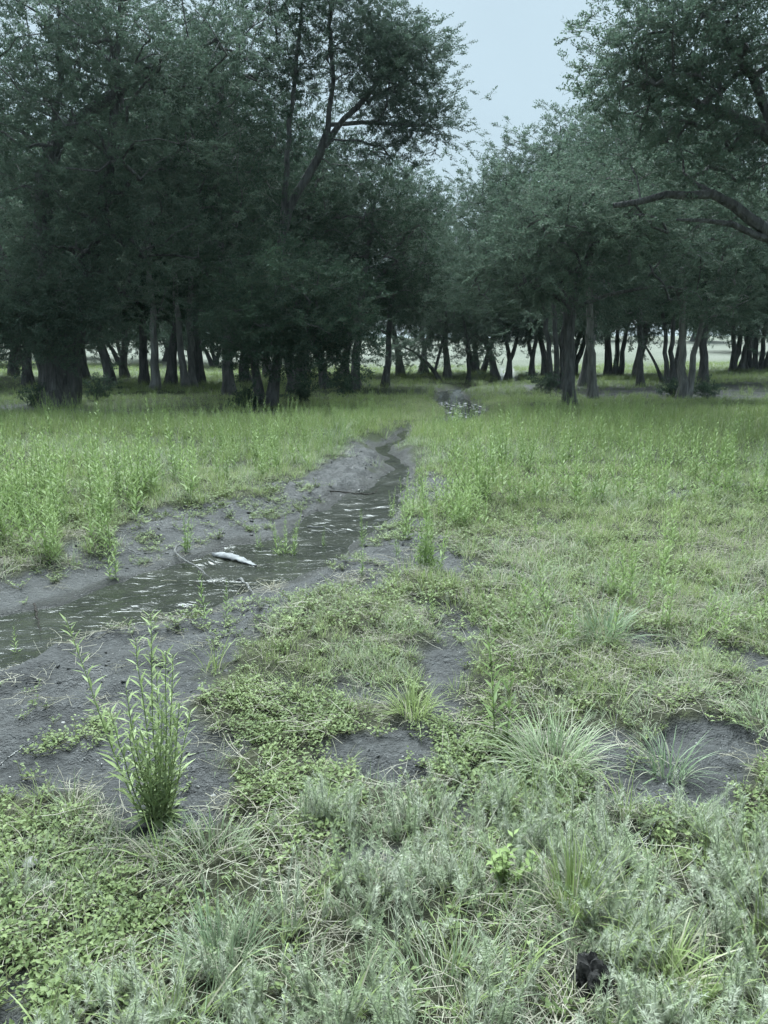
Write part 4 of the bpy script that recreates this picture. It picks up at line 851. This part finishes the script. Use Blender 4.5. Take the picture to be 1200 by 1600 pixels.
# white scrap in the shallows: a thin curved leaf-shaped shell
a0 = G(331, 868, WATER_Z); a1 = G(402, 884, WATER_Z); L_ = np.linalg.norm(a1 - a0); n = 16; mt_ = 5
tt = np.linspace(0, 1, n); wv = .046 * np.interp(tt, [0, .12, .35, .6, .85, 1], [.1, .55, 1, .95, .5, .08]); V = []
for kz in (0, -.006):
    for k in range(n):
        for j in range(mt_):
            s = j / (mt_ - 1) * 2 - 1; V.append((tt[k] * L_, s * wv[k] * (1.15 if s > 0 else .85) * (1 + .22 * math.sin(k * 2.7 + s) * abs(s)) + .012 * math.sin(tt[k] * 4.2), .014 * (1 - s * s) * math.sin(tt[k] * 3.14) + kz + .010 * math.sin(tt[k] * 5 + s) + .005 * math.sin(k * 1.9 + 3 * s)))
Fs = []
for k in range(n - 1):
    for j in range(mt_ - 1):
        b0 = k * mt_ + j; Fs.append((b0, b0 + mt_, b0 + mt_ + 1, b0 + 1)); o0 = b0 + n * mt_; Fs.append((o0, o0 + 1, o0 + mt_ + 1, o0 + mt_))
    for j in (0, mt_ - 1):
        b0 = k * mt_ + j; o0 = b0 + n * mt_; Fs.append((b0, o0, o0 + mt_, b0 + mt_) if j == 0 else (b0, b0 + mt_, o0 + mt_, o0))
o = tag(link('white_scrap', mesh_np('white_scrap', V, [np.array(Fs)], M['scrap'], None, True), None, (a0[0], a0[1], WATER_Z + .016)), 'white leaf shaped scrap lying half in the shallow creek', 'scrap')
o.rotation_euler = (R(12), 0, math.atan2(a1[1] - a0[1], a1[0] - a0[0]))
# dark clod
g = G(925, 1545); import bmesh
bm = bmesh.new(); bmesh.ops.create_icosphere(bm, subdivisions=4, radius=1); r = np.random.default_rng(9)
V = np.array([v.co for v in bm.verts]); q = fbm(np.stack([V[:, 0] * 3 + V[:, 2] * 1.7 + 9, V[:, 1] * 3 - V[:, 2] * 1.3 + 9], 1), 1.5, 3, 4)
V = V * (0.45 + 1.1 * q)[:, None] * np.array([.048, .055, .066])
for v, c_ in zip(bm.verts, V): v.co = c_
me = bpy.data.meshes.new('earth_clod'); bm.to_mesh(me); bm.free(); me.materials.append(M['clod'])
tag(link('earth_clod', me, None, (g[0], g[1], H1(*g) + .012)), 'dark lumpy clod of earth half hidden in foreground grass', 'earth')
# matted root ball at the near margin
g = G(425, 912, -.1); tag(link('root_clump', tuft('root_clump', 60, .12, .003, M['straw'], 801, .05, .7, 1.4, .9, 4), None, (g[0], g[1], max(H1(*g), WATER_Z))), 'matted clump of dry roots at the near water margin', 'roots')

# ------------------------------------------------------------------ air
import bmesh
bm = bmesh.new(); bmesh.ops.create_cube(bm, size=1); me = bpy.data.meshes.new('haze'); bm.to_mesh(me); bm.free()
hz = link('haze', me, None, (0, 600, 12)); hz.scale = (2400, 2400, 30); hz['kind'] = 'stuff'; hz['label'] = 'thin pale damp air over meadow and trees'; hz['category'] = 'haze'
m, t, out = mat('damp_air'); v = N(t, 'ShaderNodeVolumePrincipled', Density=.00026, Anisotropy=0.); v.inputs['Color'].default_value = (.80, .95, 1.0, 1)
t.links.new(v.outputs[0], out.inputs['Volume']); me.materials.append(m)
